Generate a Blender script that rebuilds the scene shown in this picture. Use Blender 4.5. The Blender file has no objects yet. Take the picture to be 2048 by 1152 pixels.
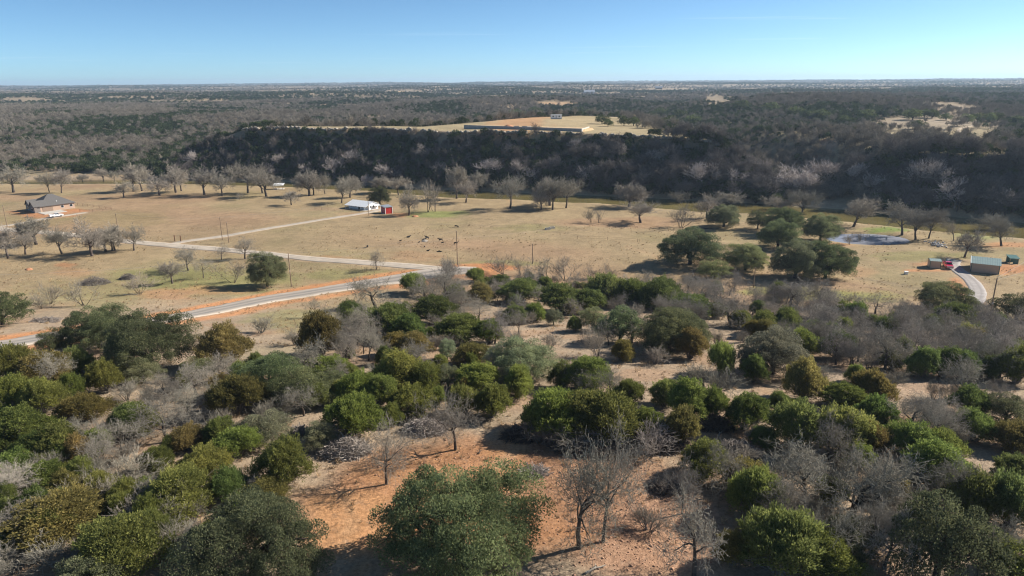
import bpy, bmesh, math, random
import numpy as np
from mathutils import Vector, Matrix

# ------------------------------------------------------------------ camera
F, CX, CY = 1400.0, 1024.0, 576.0          # photo geometry: 2048 x 1152 px
CAM = np.array([0.0, 0.0, 60.0])
PITCH = math.atan(413.0 / F)
ROLL = math.radians(0.42)
_r0 = np.array([1.0, 0, 0]); _u0 = np.array([0, math.sin(PITCH), math.cos(PITCH)])
FWD = np.array([0, math.cos(PITCH), -math.sin(PITCH)])
RIGHT = math.cos(ROLL) * _r0 - math.sin(ROLL) * _u0
UP = math.sin(ROLL) * _r0 + math.cos(ROLL) * _u0
scene = bpy.context.scene
COL = scene.collection
cam_data = bpy.data.cameras.new('camera')
cam_data.sensor_width = 36.0
cam_data.lens = 36.0 * F / 2048.0
cam_data.clip_start = 0.5
cam_data.clip_end = 60000.0
cam = bpy.data.objects.new('camera', cam_data)
COL.objects.link(cam)
M = Matrix.Identity(4)
for i in range(3):
    M[i][0], M[i][1], M[i][2], M[i][3] = RIGHT[i], UP[i], -FWD[i], CAM[i]
cam.matrix_world = M
scene.camera = cam

# ------------------------------------------------------------------ sky and sun
SUN_EL = math.radians(32.0)
SUN_AZ = math.atan2(0.95, 0.31)            # clockwise from +Y
SUN = np.array([math.sin(SUN_AZ) * math.cos(SUN_EL), math.cos(SUN_AZ) * math.cos(SUN_EL), math.sin(SUN_EL)])
world = bpy.data.worlds.new('World')
scene.world = world
world.use_nodes = True
wn = world.node_tree.nodes; wl = world.node_tree.links
wn.clear()
w_out = wn.new('ShaderNodeOutputWorld')
w_bg = wn.new('ShaderNodeBackground')
w_sky = wn.new('ShaderNodeTexSky')
w_sky.sky_type = 'NISHITA'
w_sky.sun_disc = False
w_sky.sun_elevation = SUN_EL
w_sky.sun_rotation = SUN_AZ
w_sky.altitude = 800
w_sky.air_density = 0.5
w_sky.dust_density = 0.55
w_sky.ozone_density = 3.0
w_bg.inputs['Strength'].default_value = 0.082
# thin high cirrus: streaky noise over the dome
w_tc = wn.new('ShaderNodeTexCoord')
w_sep = wn.new('ShaderNodeSeparateXYZ')
w_dx = wn.new('ShaderNodeMath'); w_dx.operation = 'DIVIDE'
w_dy = wn.new('ShaderNodeMath'); w_dy.operation = 'DIVIDE'
w_zm = wn.new('ShaderNodeMath'); w_zm.operation = 'MAXIMUM'; w_zm.inputs[1].default_value = 0.02
w_cmb = wn.new('ShaderNodeCombineXYZ')
w_map = wn.new('ShaderNodeMapping')
w_map.inputs['Rotation'].default_value = (0, 0, math.radians(24))
w_map.inputs['Scale'].default_value = (0.16, 0.9, 1)
w_map.inputs['Location'].default_value = (3.1, 1.7, 0)
w_no = wn.new('ShaderNodeTexNoise')
w_no.inputs['Scale'].default_value = 0.55
w_no.inputs['Detail'].default_value = 6
w_no.inputs['Roughness'].default_value = 0.55
w_no.inputs['Distortion'].default_value = 0.4
w_rmp = wn.new('ShaderNodeMapRange')
w_rmp.inputs['From Min'].default_value = 0.63
w_rmp.inputs['From Max'].default_value = 0.86
w_rmp.inputs['To Max'].default_value = 0.4
w_mix = wn.new('ShaderNodeMixRGB')
w_mix.inputs['Color2'].default_value = (7.6, 8.3, 8.8, 1)
wl.new(w_tc.outputs['Generated'], w_sep.inputs[0])
wl.new(w_sep.outputs['Z'], w_zm.inputs[0])
wl.new(w_sep.outputs['X'], w_dx.inputs[0]); wl.new(w_zm.outputs[0], w_dx.inputs[1])
wl.new(w_sep.outputs['Y'], w_dy.inputs[0]); wl.new(w_zm.outputs[0], w_dy.inputs[1])
wl.new(w_dx.outputs[0], w_cmb.inputs['X']); wl.new(w_dy.outputs[0], w_cmb.inputs['Y'])
wl.new(w_cmb.outputs[0], w_map.inputs['Vector'])
wl.new(w_map.outputs[0], w_no.inputs['Vector'])
wl.new(w_no.outputs['Fac'], w_rmp.inputs['Value'])
wl.new(w_rmp.outputs[0], w_mix.inputs['Fac'])
w_tint = wn.new('ShaderNodeMixRGB'); w_tint.blend_type = 'MULTIPLY'; w_tint.inputs['Fac'].default_value = 1.0
w_tint.inputs['Color2'].default_value = (0.80, 0.99, 0.98, 1)      # camera white balance of the clear sky
wl.new(w_sky.outputs[0], w_tint.inputs['Color1'])
wl.new(w_tint.outputs[0], w_mix.inputs['Color1'])
wl.new(w_mix.outputs[0], w_bg.inputs['Color'])
wl.new(w_bg.outputs[0], w_out.inputs['Surface'])

sun_d = bpy.data.lights.new('sun', 'SUN')
sun_d.energy = 5.0
sun_d.angle = math.radians(0.53)
sun_d.color = (1.0, 0.93, 0.83)
sun = bpy.data.objects.new('sun', sun_d)
COL.objects.link(sun)
sun.location = (200, 80, 300)
sun.rotation_euler = Vector(-SUN).to_track_quat('-Z', 'Y').to_euler()

scene.view_settings.view_transform = 'Standard'
scene.view_settings.look = 'None'
scene.view_settings.exposure = 0.9
scene.view_settings.gamma = 1.0
scene.view_settings.use_curve_mapping = False
scene.render.engine = 'CYCLES'
cy = scene.cycles
cy.max_bounces = 5; cy.diffuse_bounces = 3; cy.glossy_bounces = 2
cy.transmission_bounces = 3; cy.transparent_max_bounces = 6; cy.volume_bounces = 0
cy.use_denoising = True
cy.sample_clamp_indirect = 4.0
cy.denoiser = 'OPENIMAGEDENOISE'
cy.denoising_input_passes = 'RGB_ALBEDO_NORMAL'
cy.denoising_prefilter = 'ACCURATE'
cy.pixel_filter_type = 'BLACKMAN_HARRIS'
cy.filter_width = 1.15

# ------------------------------------------------------------------ noise and terrain
def _hash(ix, iy, seed):
    n = (ix.astype(np.int64) * 374761393 + iy.astype(np.int64) * 668265263 + seed * 982451653) & 0x7fffffff
    n = ((n ^ (n >> 13)) * 1274126177) & 0x7fffffff
    n = n ^ (n >> 16)
    return (n & 0xffff) / 65535.0
def vnoise(x, y, seed=0):
    x = np.asarray(x, float); y = np.asarray(y, float)
    ix = np.floor(x); iy = np.floor(y)
    fx = x - ix; fy = y - iy
    fx = fx * fx * (3 - 2 * fx); fy = fy * fy * (3 - 2 * fy)
    a = _hash(ix, iy, seed); b = _hash(ix + 1, iy, seed)
    c = _hash(ix, iy + 1, seed); d = _hash(ix + 1, iy + 1, seed)
    return (a * (1 - fx) + b * fx) * (1 - fy) + (c * (1 - fx) + d * fx) * fy
def fbm(x, y, seed=0, octaves=4):
    s = 0.0; a = 0.5; t = 0.0
    for o in range(octaves):
        s = s + a * vnoise(x, y, seed + o * 17); t += a
        x = np.asarray(x) * 2.03; y = np.asarray(y) * 2.03; a *= 0.5
    return s / t
def ss(a, b, x):
    t = np.clip((x - a) / (b - a), 0, 1)
    return t * t * (3 - 2 * t)
def ray(px, py):
    d = FWD * F + RIGHT * (px - CX) - UP * (py - CY)
    return d / np.linalg.norm(d)
def on_plane(px, py, z):
    d = ray(px, py); t = (z - CAM[2]) / d[2]
    return CAM + d * t
def project(P):
    R = np.atleast_2d(P) - CAM
    dep = R @ FWD
    dep = np.where(np.abs(dep) < 1e-3, 1e-3, dep)
    return CX + F * (R @ RIGHT) / dep, CY - F * (R @ UP) / dep, dep

WATER_Z = -1.75
_near = [(0, 369), (150, 369), (300, 369), (450, 371), (600, 376), (740, 384), (900, 397), (1050, 403), (1180, 410), (1350, 422), (1500, 431), (1700, 449), (1900, 467), (2048, 480)]
_far = [(0, 361), (150, 360), (300, 361), (450, 361), (600, 365), (740, 371), (900, 380), (1050, 386), (1180, 391), (1350, 399), (1500, 407), (1700, 420), (1900, 434), (2048, 446)]
NB = np.array([on_plane(a, b, WATER_Z)[:2] for a, b in _near]); FB = np.array([on_plane(a, b, WATER_Z)[:2] for a, b in _far])
def _ext(P):
    l = P[0] + np.array([-2000.0, 60.0]); s = (P[-1] - P[-3]) / (P[-1][0] - P[-3][0])
    r = P[-1] + s * 700
    return np.vstack([l, P, r])
NB = _ext(NB); FB = _ext(FB)
def yn(x): return np.interp(x, NB[:, 0], NB[:, 1])
def yf(x): return np.interp(x, FB[:, 0], FB[:, 1])
POND_Z = -0.75
_pa = on_plane(1655, 478, -0.6); _pb = on_plane(1812, 478, -0.6); _pc = on_plane(1735, 467, -0.6); _pd = on_plane(1735, 490, -0.6)
POND_C = ((_pa + _pb) / 2)[:2] * 0.5 + ((_pc + _pd) / 2)[:2] * 0.5
POND_RX = abs(_pb[0] - _pa[0]) / 2; POND_RY = abs(_pc[1] - _pd[1]) / 2

def bluff_amount(x):
    a = ss(-268, -172, x) * (1 - ss(112, 160, x)) + ss(160, 205, x)
    return a
def bluff_t(x, s):
    edge = (fbm(x / 30.0, s * 0 + 3.3, 51, 3) - 0.5) * 14
    return np.clip((s - 3 + edge * ss(5, 25, s)) / 27.0, 0, 1)
def H(x, y):
    x = np.asarray(x, float); y = np.asarray(y, float)
    z = 16.0 * (1 - ss(78, 214, y + 0.05 * x))
    z = z + (fbm(x / 60.0, y / 60.0, 3, 3) - 0.5) * 1.6 + (fbm(x / 11.0, y / 11.0, 9, 3) - 0.5) * 0.5 * (1 - ss(250, 900, y))
    n = yn(x); f = yf(x)
    d_in = np.minimum(y - n, f - y)
    # channel and its banks
    wob = (fbm(x / 25.0, y / 25.0, 31, 3) - 0.5) * 5
    bank = ss(-9 + wob, 2 + wob * 0.3, d_in)
    z = z * (1 - bank) + bank * (-2.0) - 1.9 * ss(0, 6, d_in)
    s = (y - f) * 0.93
    # far side
    A = bluff_amount(x)
    A = np.clip(A + (fbm(x / 45.0, y / 90.0, 77, 2) - 0.5) * 0.12 * (A > 0.05), 0, 1)
    P = np.interp(x, [-250, -175, -60, 30, 110, 150, 220, 400], [27, 31, 31.5, 30.5, 28, 24, 25, 26])
    t = bluff_t(x, s)
    prof = 0.82 * np.power(t, 0.9) + 0.18 * ss(0.86, 0.97, t)
    D = np.interp(x, [-250, -175, -60, 10, 60, 120, 200, 320], [40, 42, 62, 190, 270, 280, 190, 160])
    fall = ss(D - 10, D + 110, s)
    gentle = 3.0 * ss(0, 30, s) + 10 * ss(20, 420, s) + 9 * ss(250, 900, s) + 5 * ss(900, 3000, s) + 11 * ss(3000, 9500, s)
    und = (fbm(x / 360.0 + 7, y / 300.0, 12, 3) - 0.5) * 27 * ss(60, 600, s) + (fbm(x / 1500.0, y / 1100.0, 14, 3) - 0.5) * 42 * ss(900, 3000, s) * (1 - 0.35 * ss(5000, 9000, s)) + (fbm(x / 1700.0 + 3, y / 5000.0, 19, 3) - 0.5) * 40 * ss(6000, 9500, s)
    right_up = 9 * ss(60, 260, x - 0.25 * (y - 400)) * ss(40, 200, s) * (1 - ss(900, 2000, s))
    gl = gentle + und + right_up
    bl = P * prof * (1 - fall) + gl * fall
    zz = A * bl + (1 - A) * gl
    # ravine
    rx = 150 + 0.16 * s
    rav = np.exp(-((x - rx) / 24.0) ** 2) * ss(0, 12, s) * (1 - ss(120, 230, s))
    zz = zz * (1 - 0.62 * rav)
    z = np.where(s > 0, z * (1 - ss(0, 3, s)) + (zz - 0.9 * (1 - ss(0, 10, s))) * ss(0, 3, s), z)
    pe = ((x - POND_C[0]) / POND_RX) ** 2 + ((y - POND_C[1]) / POND_RY) ** 2
    z = z * (1 - (1 - ss(0.9, 2.1, pe))) + (1 - ss(0.9, 2.1, pe)) * (-0.5) - 1.5 * (1 - ss(0.55, 1.25, pe))
    return z

_T = np.exp(np.linspace(math.log(30), math.log(12000), 280))
def ground_px(px, py):
    """the point of the land that pixel (px, py) of the survey photo shows"""
    d = ray(px, py)
    if d[2] > -1e-4: d = d.copy(); d[2] = -1e-4
    def first(T):
        P = CAM + T[:, None] * d
        g = P[:, 2] - H(P[:, 0], P[:, 1]); b = g < 0
        i = int(np.argmax(b)) if b.any() else len(T) - 1
        return max(i, 1), g
    i, g = first(_T)
    T = np.linspace(_T[i - 1], _T[i], 40)
    i, g = first(T)
    f = g[i - 1] / (g[i - 1] - g[i]) if g[i - 1] > g[i] else 1.0
    q = CAM + (T[i - 1] + (T[i] - T[i - 1]) * min(max(f, 0.0), 1.0)) * d
    return np.array([q[0], q[1], float(H(q[0], q[1]))])
def mpp(p):
    return float((np.asarray(p) - CAM) @ FWD) / F

# ------------------------------------------------------------------ materials
MATS = {}
def new_mat(name):
    m = bpy.data.materials.new(name); m.use_nodes = True
    m.node_tree.nodes.clear(); MATS[name] = m
    return m, m.node_tree.nodes, m.node_tree.links
def surf(name, rgb, rough=0.8, spec=0.3, metal=0.0, var=0.25, scale=1.5, detail=5, bump=0.0, bscale=None, coat=0.0):
    m, n, l = new_mat(name)
    o = n.new('ShaderNodeOutputMaterial'); b = n.new('ShaderNodeBsdfPrincipled')
    b.inputs['Roughness'].default_value = rough; b.inputs['Specular IOR Level'].default_value = spec
    b.inputs['Metallic'].default_value = metal; b.inputs['Coat Weight'].default_value = coat
    tc = n.new('ShaderNodeTexCoord'); no = n.new('ShaderNodeTexNoise')
    no.inputs['Scale'].default_value = scale; no.inputs['Detail'].default_value = detail
    mr = n.new('ShaderNodeMapRange'); mr.inputs['From Min'].default_value = 0.3; mr.inputs['From Max'].default_value = 0.7
    mr.inputs['To Min'].default_value = 1 - var; mr.inputs['To Max'].default_value = 1 + var
    mx = n.new('ShaderNodeVectorMath'); mx.operation = 'SCALE'; mx.inputs[0].default_value = rgb
    l.new(tc.outputs['Object'], no.inputs['Vector']); l.new(no.outputs['Fac'], mr.inputs['Value'])
    l.new(mr.outputs[0], mx.inputs['Scale']); l.new(mx.outputs[0], b.inputs['Base Color'])
    if bump:
        bn = n.new('ShaderNodeTexNoise'); bn.inputs['Scale'].default_value = bscale or scale * 4; bn.inputs['Detail'].default_value = 4
        l.new(tc.outputs['Object'], bn.inputs['Vector'])
        bp = n.new('ShaderNodeBump'); bp.inputs['Strength'].default_value = 0.7; bp.inputs['Distance'].default_value = bump
        l.new(bn.outputs['Fac'], bp.inputs['Height']); l.new(bp.outputs[0], b.inputs['Normal'])
    l.new(b.outputs[0], o.inputs['Surface'])
    return m
def leafy(name, use_object_color=True, rgb=(0.06, 0.08, 0.03), trans=0.22, spread=0.55, rnd=0.25, warm=0.25):
    """foliage or twigs: colour of the individual x per-leaf tint"""
    m, n, l = new_mat(name)
    o = n.new('ShaderNodeOutputMaterial')
    oi = n.new('ShaderNodeObjectInfo'); at = n.new('ShaderNodeAttribute'); at.attribute_name = 'tint'
    mr = n.new('ShaderNodeMapRange'); mr.inputs['To Min'].default_value = 1 - spread; mr.inputs['To Max'].default_value = 1 + spread
    l.new(at.outputs['Fac'], mr.inputs['Value'])
    r2 = n.new('ShaderNodeMapRange'); r2.inputs['To Min'].default_value = 1 - rnd; r2.inputs['To Max'].default_value = 1 + rnd
    l.new(oi.outputs['Random'], r2.inputs['Value'])
    mm = n.new('ShaderNodeMath'); mm.operation = 'MULTIPLY'
    l.new(mr.outputs[0], mm.inputs[0]); l.new(r2.outputs[0], mm.inputs[1])
    sc = n.new('ShaderNodeVectorMath'); sc.operation = 'SCALE'
    if use_object_color: l.new(oi.outputs['Color'], sc.inputs[0])
    else: sc.inputs[0].default_value = rgb
    l.new(mm.outputs[0], sc.inputs['Scale'])
    # a warm shift on some individuals / some leaves
    wm = n.new('ShaderNodeMixRGB'); wm.blend_type = 'MULTIPLY'; wm.inputs['Color2'].default_value = (1.35, 1.02, 0.72, 1)
    wf = n.new('ShaderNodeMath'); wf.operation = 'MULTIPLY'; wf.inputs[1].default_value = warm * 2
    l.new(at.outputs['Fac'], wf.inputs[0]); l.new(wf.outputs[0], wm.inputs['Fac'])
    l.new(sc.outputs[0], wm.inputs['Color1'])
    d = n.new('ShaderNodeBsdfDiffuse'); d.inputs['Roughness'].default_value = 0.4
    l.new(wm.outputs[0], d.inputs['Color'])
    if trans > 0:
        t = n.new('ShaderNodeBsdfTranslucent'); l.new(wm.outputs[0], t.inputs['Color'])
        mx = n.new('ShaderNodeMixShader'); mx.inputs[0].default_value = trans
        l.new(d.outputs[0], mx.inputs[1]); l.new(t.outputs[0], mx.inputs[2])
        l.new(mx.outputs[0], o.inputs['Surface'])
    else:
        l.new(d.outputs[0], o.inputs['Surface'])
    return m
LEAF = leafy('leaf_spray', warm=0.2, trans=0.44)
TWIG = leafy('bare_twig', trans=0.0, spread=0.35, rnd=0.15, warm=0.06)
BARK = leafy('tree_bark', trans=0.0, spread=0.3, rnd=0.12, warm=0.05)
FAR_BARE = leafy('far_bare_wood', False, (0.225, 0.205, 0.172), trans=0.0, spread=0.40, rnd=0.30, warm=0.10)
FAR_GREEN = leafy('far_evergreen', False, (0.072, 0.094, 0.046), trans=0.15, spread=0.5, rnd=0.4, warm=0.15)
SHADED_BARE = leafy('shaded_bare_wood', False, (0.150, 0.134, 0.124), trans=0.0, spread=0.4, rnd=0.35, warm=0.08)  # far bare wood darkened: the bluff's shade is put into the colour
TUFT = leafy('dry_grass_blade', False, (0.42, 0.32, 0.20), trans=0.15, spread=0.4, rnd=0.4, warm=0.1)

WHITE = surf('white_paint', (0.78, 0.78, 0.76), 0.5, var=0.06)
WHITE_METAL = surf('white_metal_sheet', (0.74, 0.75, 0.75), 0.35, 0.5, var=0.05)
BRICK = surf('tan_brick', (0.42, 0.29, 0.21), 0.85, var=0.18, scale=6)
STONE = surf('dark_stone_veneer', (0.20, 0.17, 0.15), 0.85, var=0.3, scale=3)
SHINGLE = surf('grey_shingle', (0.112, 0.105, 0.10), 0.9, var=0.18, scale=4)
DARKGLASS = surf('dark_glass', (0.02, 0.025, 0.03), 0.1, 0.6, var=0.0)
GARAGE = surf('brown_garage_door', (0.26, 0.18, 0.13), 0.6, var=0.05)
CONCRETE = surf('pale_concrete', (0.46, 0.43, 0.38), 0.9, var=0.12, scale=0.8)
GREYCON = surf('grey_concrete', (0.30, 0.30, 0.29), 0.9, var=0.18, scale=0.7)
REDPAINT = surf('barn_red', (0.42, 0.025, 0.02), 0.6, var=0.12)
REDCAR = surf('red_car_paint', (0.55, 0.012, 0.05), 0.25, 0.5, var=0.03, coat=0.5)
WHITECAR = surf('white_car_paint', (0.80, 0.81, 0.82), 0.25, 0.5, var=0.02, coat=0.5)
RUBBER = surf('tyre_rubber', (0.02, 0.02, 0.02), 0.85, var=0.1)
CHROME = surf('grey_trim', (0.45, 0.45, 0.46), 0.3, 0.5, 0.6, var=0.05)
LAMP = surf('lamp_lens', (0.75, 0.74, 0.70), 0.2, 0.5, var=0.0)
TAN_METAL = surf('tan_metal_siding', (0.45, 0.335, 0.245), 0.5, 0.4, var=0.05)
GREEN_METAL = surf('pale_green_metal_roof', (0.33, 0.41, 0.375), 0.4, 0.5, 0.15, var=0.07)
DKGREEN = surf('dark_green_metal', (0.05, 0.13, 0.115), 0.45, 0.4, var=0.08)
GALV = surf('galvanised_steel', (0.42, 0.44, 0.46), 0.4, 0.5, 0.5, var=0.1)
POLEWOOD = surf('weathered_pole_wood', (0.25, 0.18, 0.125), 0.9, var=0.25, scale=2)
WIRE = surf('wire', (0.32, 0.31, 0.29), 0.5, 0.5, 0.3, var=0.05)
RUST = surf('rusty_steel', (0.16, 0.085, 0.05), 0.8, var=0.3)
HIDE = surf('black_cow_hide', (0.012, 0.011, 0.011), 0.75, 0.25, var=0.3, scale=3)
ROCK = surf('limestone', (0.27, 0.235, 0.19), 0.95, var=0.3, scale=0.8, bump=0.05)
REDROCK = surf('red_brown_stone', (0.36, 0.215, 0.14), 0.95, var=0.45, scale=0.9)
GREYROCK = surf('grey_riprap', (0.38, 0.37, 0.36), 0.95, var=0.3, scale=1.5)
REDSOIL = surf('red_soil', (0.40, 0.19, 0.10), 0.95, var=0.25, scale=0.5, bump=0.08)
SANDSOIL = surf('yellow_soil', (0.46, 0.33, 0.19), 0.95, var=0.2, scale=0.5, bump=0.08)
HAY = surf('grey_hay', (0.25, 0.22, 0.185), 0.95, var=0.3, scale=4)

def road_mat(name, base, dark, trackw, centre=0.42):
    m, n, l = new_mat(name)
    o = n.new('ShaderNodeOutputMaterial'); b = n.new('ShaderNodeBsdfPrincipled')
    b.inputs['Roughness'].default_value = 0.9; b.inputs['Specular IOR Level'].default_value = 0.2
    at = n.new('ShaderNodeAttribute'); at.attribute_name = 'across'
    ab = n.new('ShaderNodeMath'); ab.operation = 'ABSOLUTE'; l.new(at.outputs['Fac'], ab.inputs[0])
    sb = n.new('ShaderNodeMath'); sb.operation = 'SUBTRACT'; sb.inputs[1].default_value = centre; l.new(ab.outputs[0], sb.inputs[0])
    a2 = n.new('ShaderNodeMath'); a2.operation = 'ABSOLUTE'; l.new(sb.outputs[0], a2.inputs[0])
    mr = n.new('ShaderNodeMapRange'); mr.inputs['From Min'].default_value = 0.0; mr.inputs['From Max'].default_value = trackw
    mr.inputs['To Min'].default_value = 1.0; mr.inputs['To Max'].default_value = 0.0
    l.new(a2.outputs[0], mr.inputs['Value'])
    g = n.new('ShaderNodeNewGeometry'); no = n.new('ShaderNodeTexNoise'); no.inputs['Scale'].default_value = 0.35; no.inputs['Detail'].default_value = 7; no.inputs['Roughness'].default_value = 0.65
    l.new(g.outputs['Position'], no.inputs['Vector'])
    ad = n.new('ShaderNodeMath'); ad.operation = 'MULTIPLY'; l.new(mr.outputs[0], ad.inputs[0]); l.new(no.outputs['Fac'], ad.inputs[1])
    a3 = n.new('ShaderNodeMath'); a3.operation = 'MULTIPLY'; a3.inputs[1].default_value = 1.7; a3.use_clamp = True; l.new(ad.outputs[0], a3.inputs[0])
    mx = n.new('ShaderNodeMixRGB'); mx.inputs['Color1'].default_value = (*base, 1); mx.inputs['Color2'].default_value = (*dark, 1)
    l.new(a3.outputs[0], mx.inputs['Fac'])
    m2 = n.new('ShaderNodeMapRange'); m2.inputs['From Min'].default_value = 0.3; m2.inputs['From Max'].default_value = 0.7; m2.inputs['To Min'].default_value = 0.82; m2.inputs['To Max'].default_value = 1.15
    l.new(no.outputs['Fac'], m2.inputs['Value'])
    sc = n.new('ShaderNodeVectorMath'); sc.operation = 'SCALE'; l.new(mx.outputs[0], sc.inputs[0]); l.new(m2.outputs[0], sc.inputs['Scale'])
    l.new(sc.outputs[0], b.inputs['Base Color']); l.new(b.outputs[0], o.inputs['Surface'])
    return m
ASPHALT = road_mat('worn_chipseal', (0.42, 0.36, 0.295), (0.18, 0.168, 0.155), 0.50, 0.30)
GRAVEL = road_mat('pale_gravel', (0.42, 0.36, 0.29), (0.36, 0.305, 0.245), 0.25)
GREYGRAVEL = road_mat('grey_gravel', (0.33, 0.30, 0.28), (0.26, 0.235, 0.22), 0.22)
TRACK = road_mat('sandy_track', (0.44, 0.35, 0.25), (0.42, 0.33, 0.24), 0.3)

def water_mat(name, rgb, rough, ripple=0.05):
    m, n, l = new_mat(name)
    o = n.new('ShaderNodeOutputMaterial'); b = n.new('ShaderNodeBsdfPrincipled')
    g = n.new('ShaderNodeNewGeometry')
    n1 = n.new('ShaderNodeTexNoise'); n1.inputs['Scale'].default_value = 0.05; n1.inputs['Detail'].default_value = 3
    l.new(g.outputs['Position'], n1.inputs['Vector'])
    mr = n.new('ShaderNodeMapRange'); mr.inputs['From Min'].default_value = 0.3; mr.inputs['From Max'].default_value = 0.7; mr.inputs['To Min'].default_value = 0.75; mr.inputs['To Max'].default_value = 1.2
    l.new(n1.outputs['Fac'], mr.inputs['Value'])
    sc = n.new('ShaderNodeVectorMath'); sc.operation = 'SCALE'; sc.inputs[0].default_value = rgb; l.new(mr.outputs[0], sc.inputs['Scale'])
    l.new(sc.outputs[0], b.inputs['Base Color'])
    b.inputs['Roughness'].default_value = rough; b.inputs['IOR'].default_value = 1.33
    n2 = n.new('ShaderNodeTexNoise'); n2.inputs['Scale'].default_value = 1.3; n2.inputs['Detail'].default_value = 3
    l.new(g.outputs['Position'], n2.inputs['Vector'])
    bp = n.new('ShaderNodeBump'); bp.inputs['Strength'].default_value = 0.25; bp.inputs['Distance'].default_value = ripple
    l.new(n2.outputs['Fac'], bp.inputs['Height']); l.new(bp.outputs[0], b.inputs['Normal'])
    l.new(b.outputs[0], o.inputs['Surface'])
    return m
RIVER_M = water_mat('muddy_river_water', (0.160, 0.132, 0.052), 0.12)
POND_M = water_mat('pond_water', (0.27, 0.28, 0.32), 0.2, 0.008)  # murky water, with pale blue sky reflection mixed into the base colour

def ground_mat():
    m, n, l = new_mat('pasture_ground')
    o = n.new('ShaderNodeOutputMaterial'); b = n.new('ShaderNodeBsdfPrincipled')
    b.inputs['Roughness'].default_value = 0.95; b.inputs['Specular IOR Level'].default_value = 0.1
    at = n.new('ShaderNodeAttribute'); at.attribute_name = 'soil'
    g = n.new('ShaderNodeNewGeometry')
    fac = None
    for scale, lo, hi, det, rgh in ((0.22, 0.80, 1.2, 8, 0.72), (2.6, 0.62, 1.36, 5, 0.7), (0.035, 0.87, 1.13, 4, 0.6)):
        no = n.new('ShaderNodeTexNoise'); no.inputs['Scale'].default_value = scale; no.inputs['Detail'].default_value = det; no.inputs['Roughness'].default_value = rgh
        l.new(g.outputs['Position'], no.inputs['Vector'])
        mr = n.new('ShaderNodeMapRange'); mr.inputs['From Min'].default_value = 0.3; mr.inputs['From Max'].default_value = 0.7
        mr.inputs['To Min'].default_value = lo; mr.inputs['To Max'].default_value = hi
        l.new(no.outputs['Fac'], mr.inputs['Value'])
        if fac is None: fac = mr
        else:
            mm = n.new('ShaderNodeMath'); mm.operation = 'MULTIPLY'
            l.new(fac.outputs[0], mm.inputs[0]); l.new(mr.outputs[0], mm.inputs[1]); fac = mm
    # grey-brown dead grass and litter flecks
    nf = n.new('ShaderNodeTexNoise'); nf.inputs['Scale'].default_value = 0.9; nf.inputs['Detail'].default_value = 9; nf.inputs['Roughness'].default_value = 0.78
    l.new(g.outputs['Position'], nf.inputs['Vector'])
    mf = n.new('ShaderNodeMapRange'); mf.inputs['From Min'].default_value = 0.52; mf.inputs['From Max'].default_value = 0.68; mf.inputs['To Max'].default_value = 0.5
    l.new(nf.outputs['Fac'], mf.inputs['Value'])
    mx = n.new('ShaderNodeMixRGB'); mx.inputs['Color2'].default_value = (0.195, 0.16, 0.125, 1)
    l.new(mf.outputs[0], mx.inputs['Fac']); l.new(at.outputs['Color'], mx.inputs['Color1'])
    sc = n.new('ShaderNodeVectorMath'); sc.operation = 'SCALE'
    l.new(mx.outputs[0], sc.inputs[0]); l.new(fac.outputs[0], sc.inputs['Scale'])
    l.new(sc.outputs[0], b.inputs['Base Color'])
    bn = n.new('ShaderNodeTexNoise'); bn.inputs['Scale'].default_value = 1.6; bn.inputs['Detail'].default_value = 7; bn.inputs['Roughness'].default_value = 0.7
    l.new(g.outputs['Position'], bn.inputs['Vector'])
    bp = n.new('ShaderNodeBump'); bp.inputs['Strength'].default_value = 0.8; bp.inputs['Distance'].default_value = 0.22
    l.new(bn.outputs['Fac'], bp.inputs['Height']); l.new(bp.outputs[0], b.inputs['Normal'])
    l.new(b.outputs[0], o.inputs['Surface'])
    return m
GROUND_M = ground_mat()

# ------------------------------------------------------------------ mesh helpers
def mesh_np(name, V, Q, mat=None, tint=None, smooth=False):
    """V (n,3); Q (m,k) faces with k corners"""
    V = np.asarray(V, np.float32); Q = np.asarray(Q, np.int32)
    me = bpy.data.meshes.new(name)
    k = Q.shape[1]
    me.vertices.add(len(V)); me.vertices.foreach_set('co', V.ravel())
    me.loops.add(Q.size); me.loops.foreach_set('vertex_index', Q.ravel())
    me.polygons.add(len(Q)); me.polygons.foreach_set('loop_start', np.arange(0, Q.size, k, dtype=np.int32))
    if smooth: me.polygons.foreach_set('use_smooth', np.ones(len(Q), dtype=bool))
    me.update(calc_edges=True)
    if tint is not None:
        a = me.attributes.new('tint', 'FLOAT', 'FACE'); a.data.foreach_set('value', np.asarray(tint, np.float32))
    if mat: me.materials.append(mat)
    return me
def link(name, data, parent=None):
    o = bpy.data.objects.new(name, data); COL.objects.link(o)
    if parent is not None: o.parent = parent
    return o
def tag(o, label=None, cat=None, group=None, kind=None):
    if label: o['label'] = label
    if cat: o['category'] = cat
    if group: o['group'] = group
    if kind: o['kind'] = kind
    return o
def empty(name, loc, rz=0.0, label=None, cat=None, group=None):
    o = link(name, None); o.location = loc; o.rotation_euler = (0, 0, rz)
    o.empty_display_size = 0.5
    return tag(o, label, cat, group)
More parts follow.
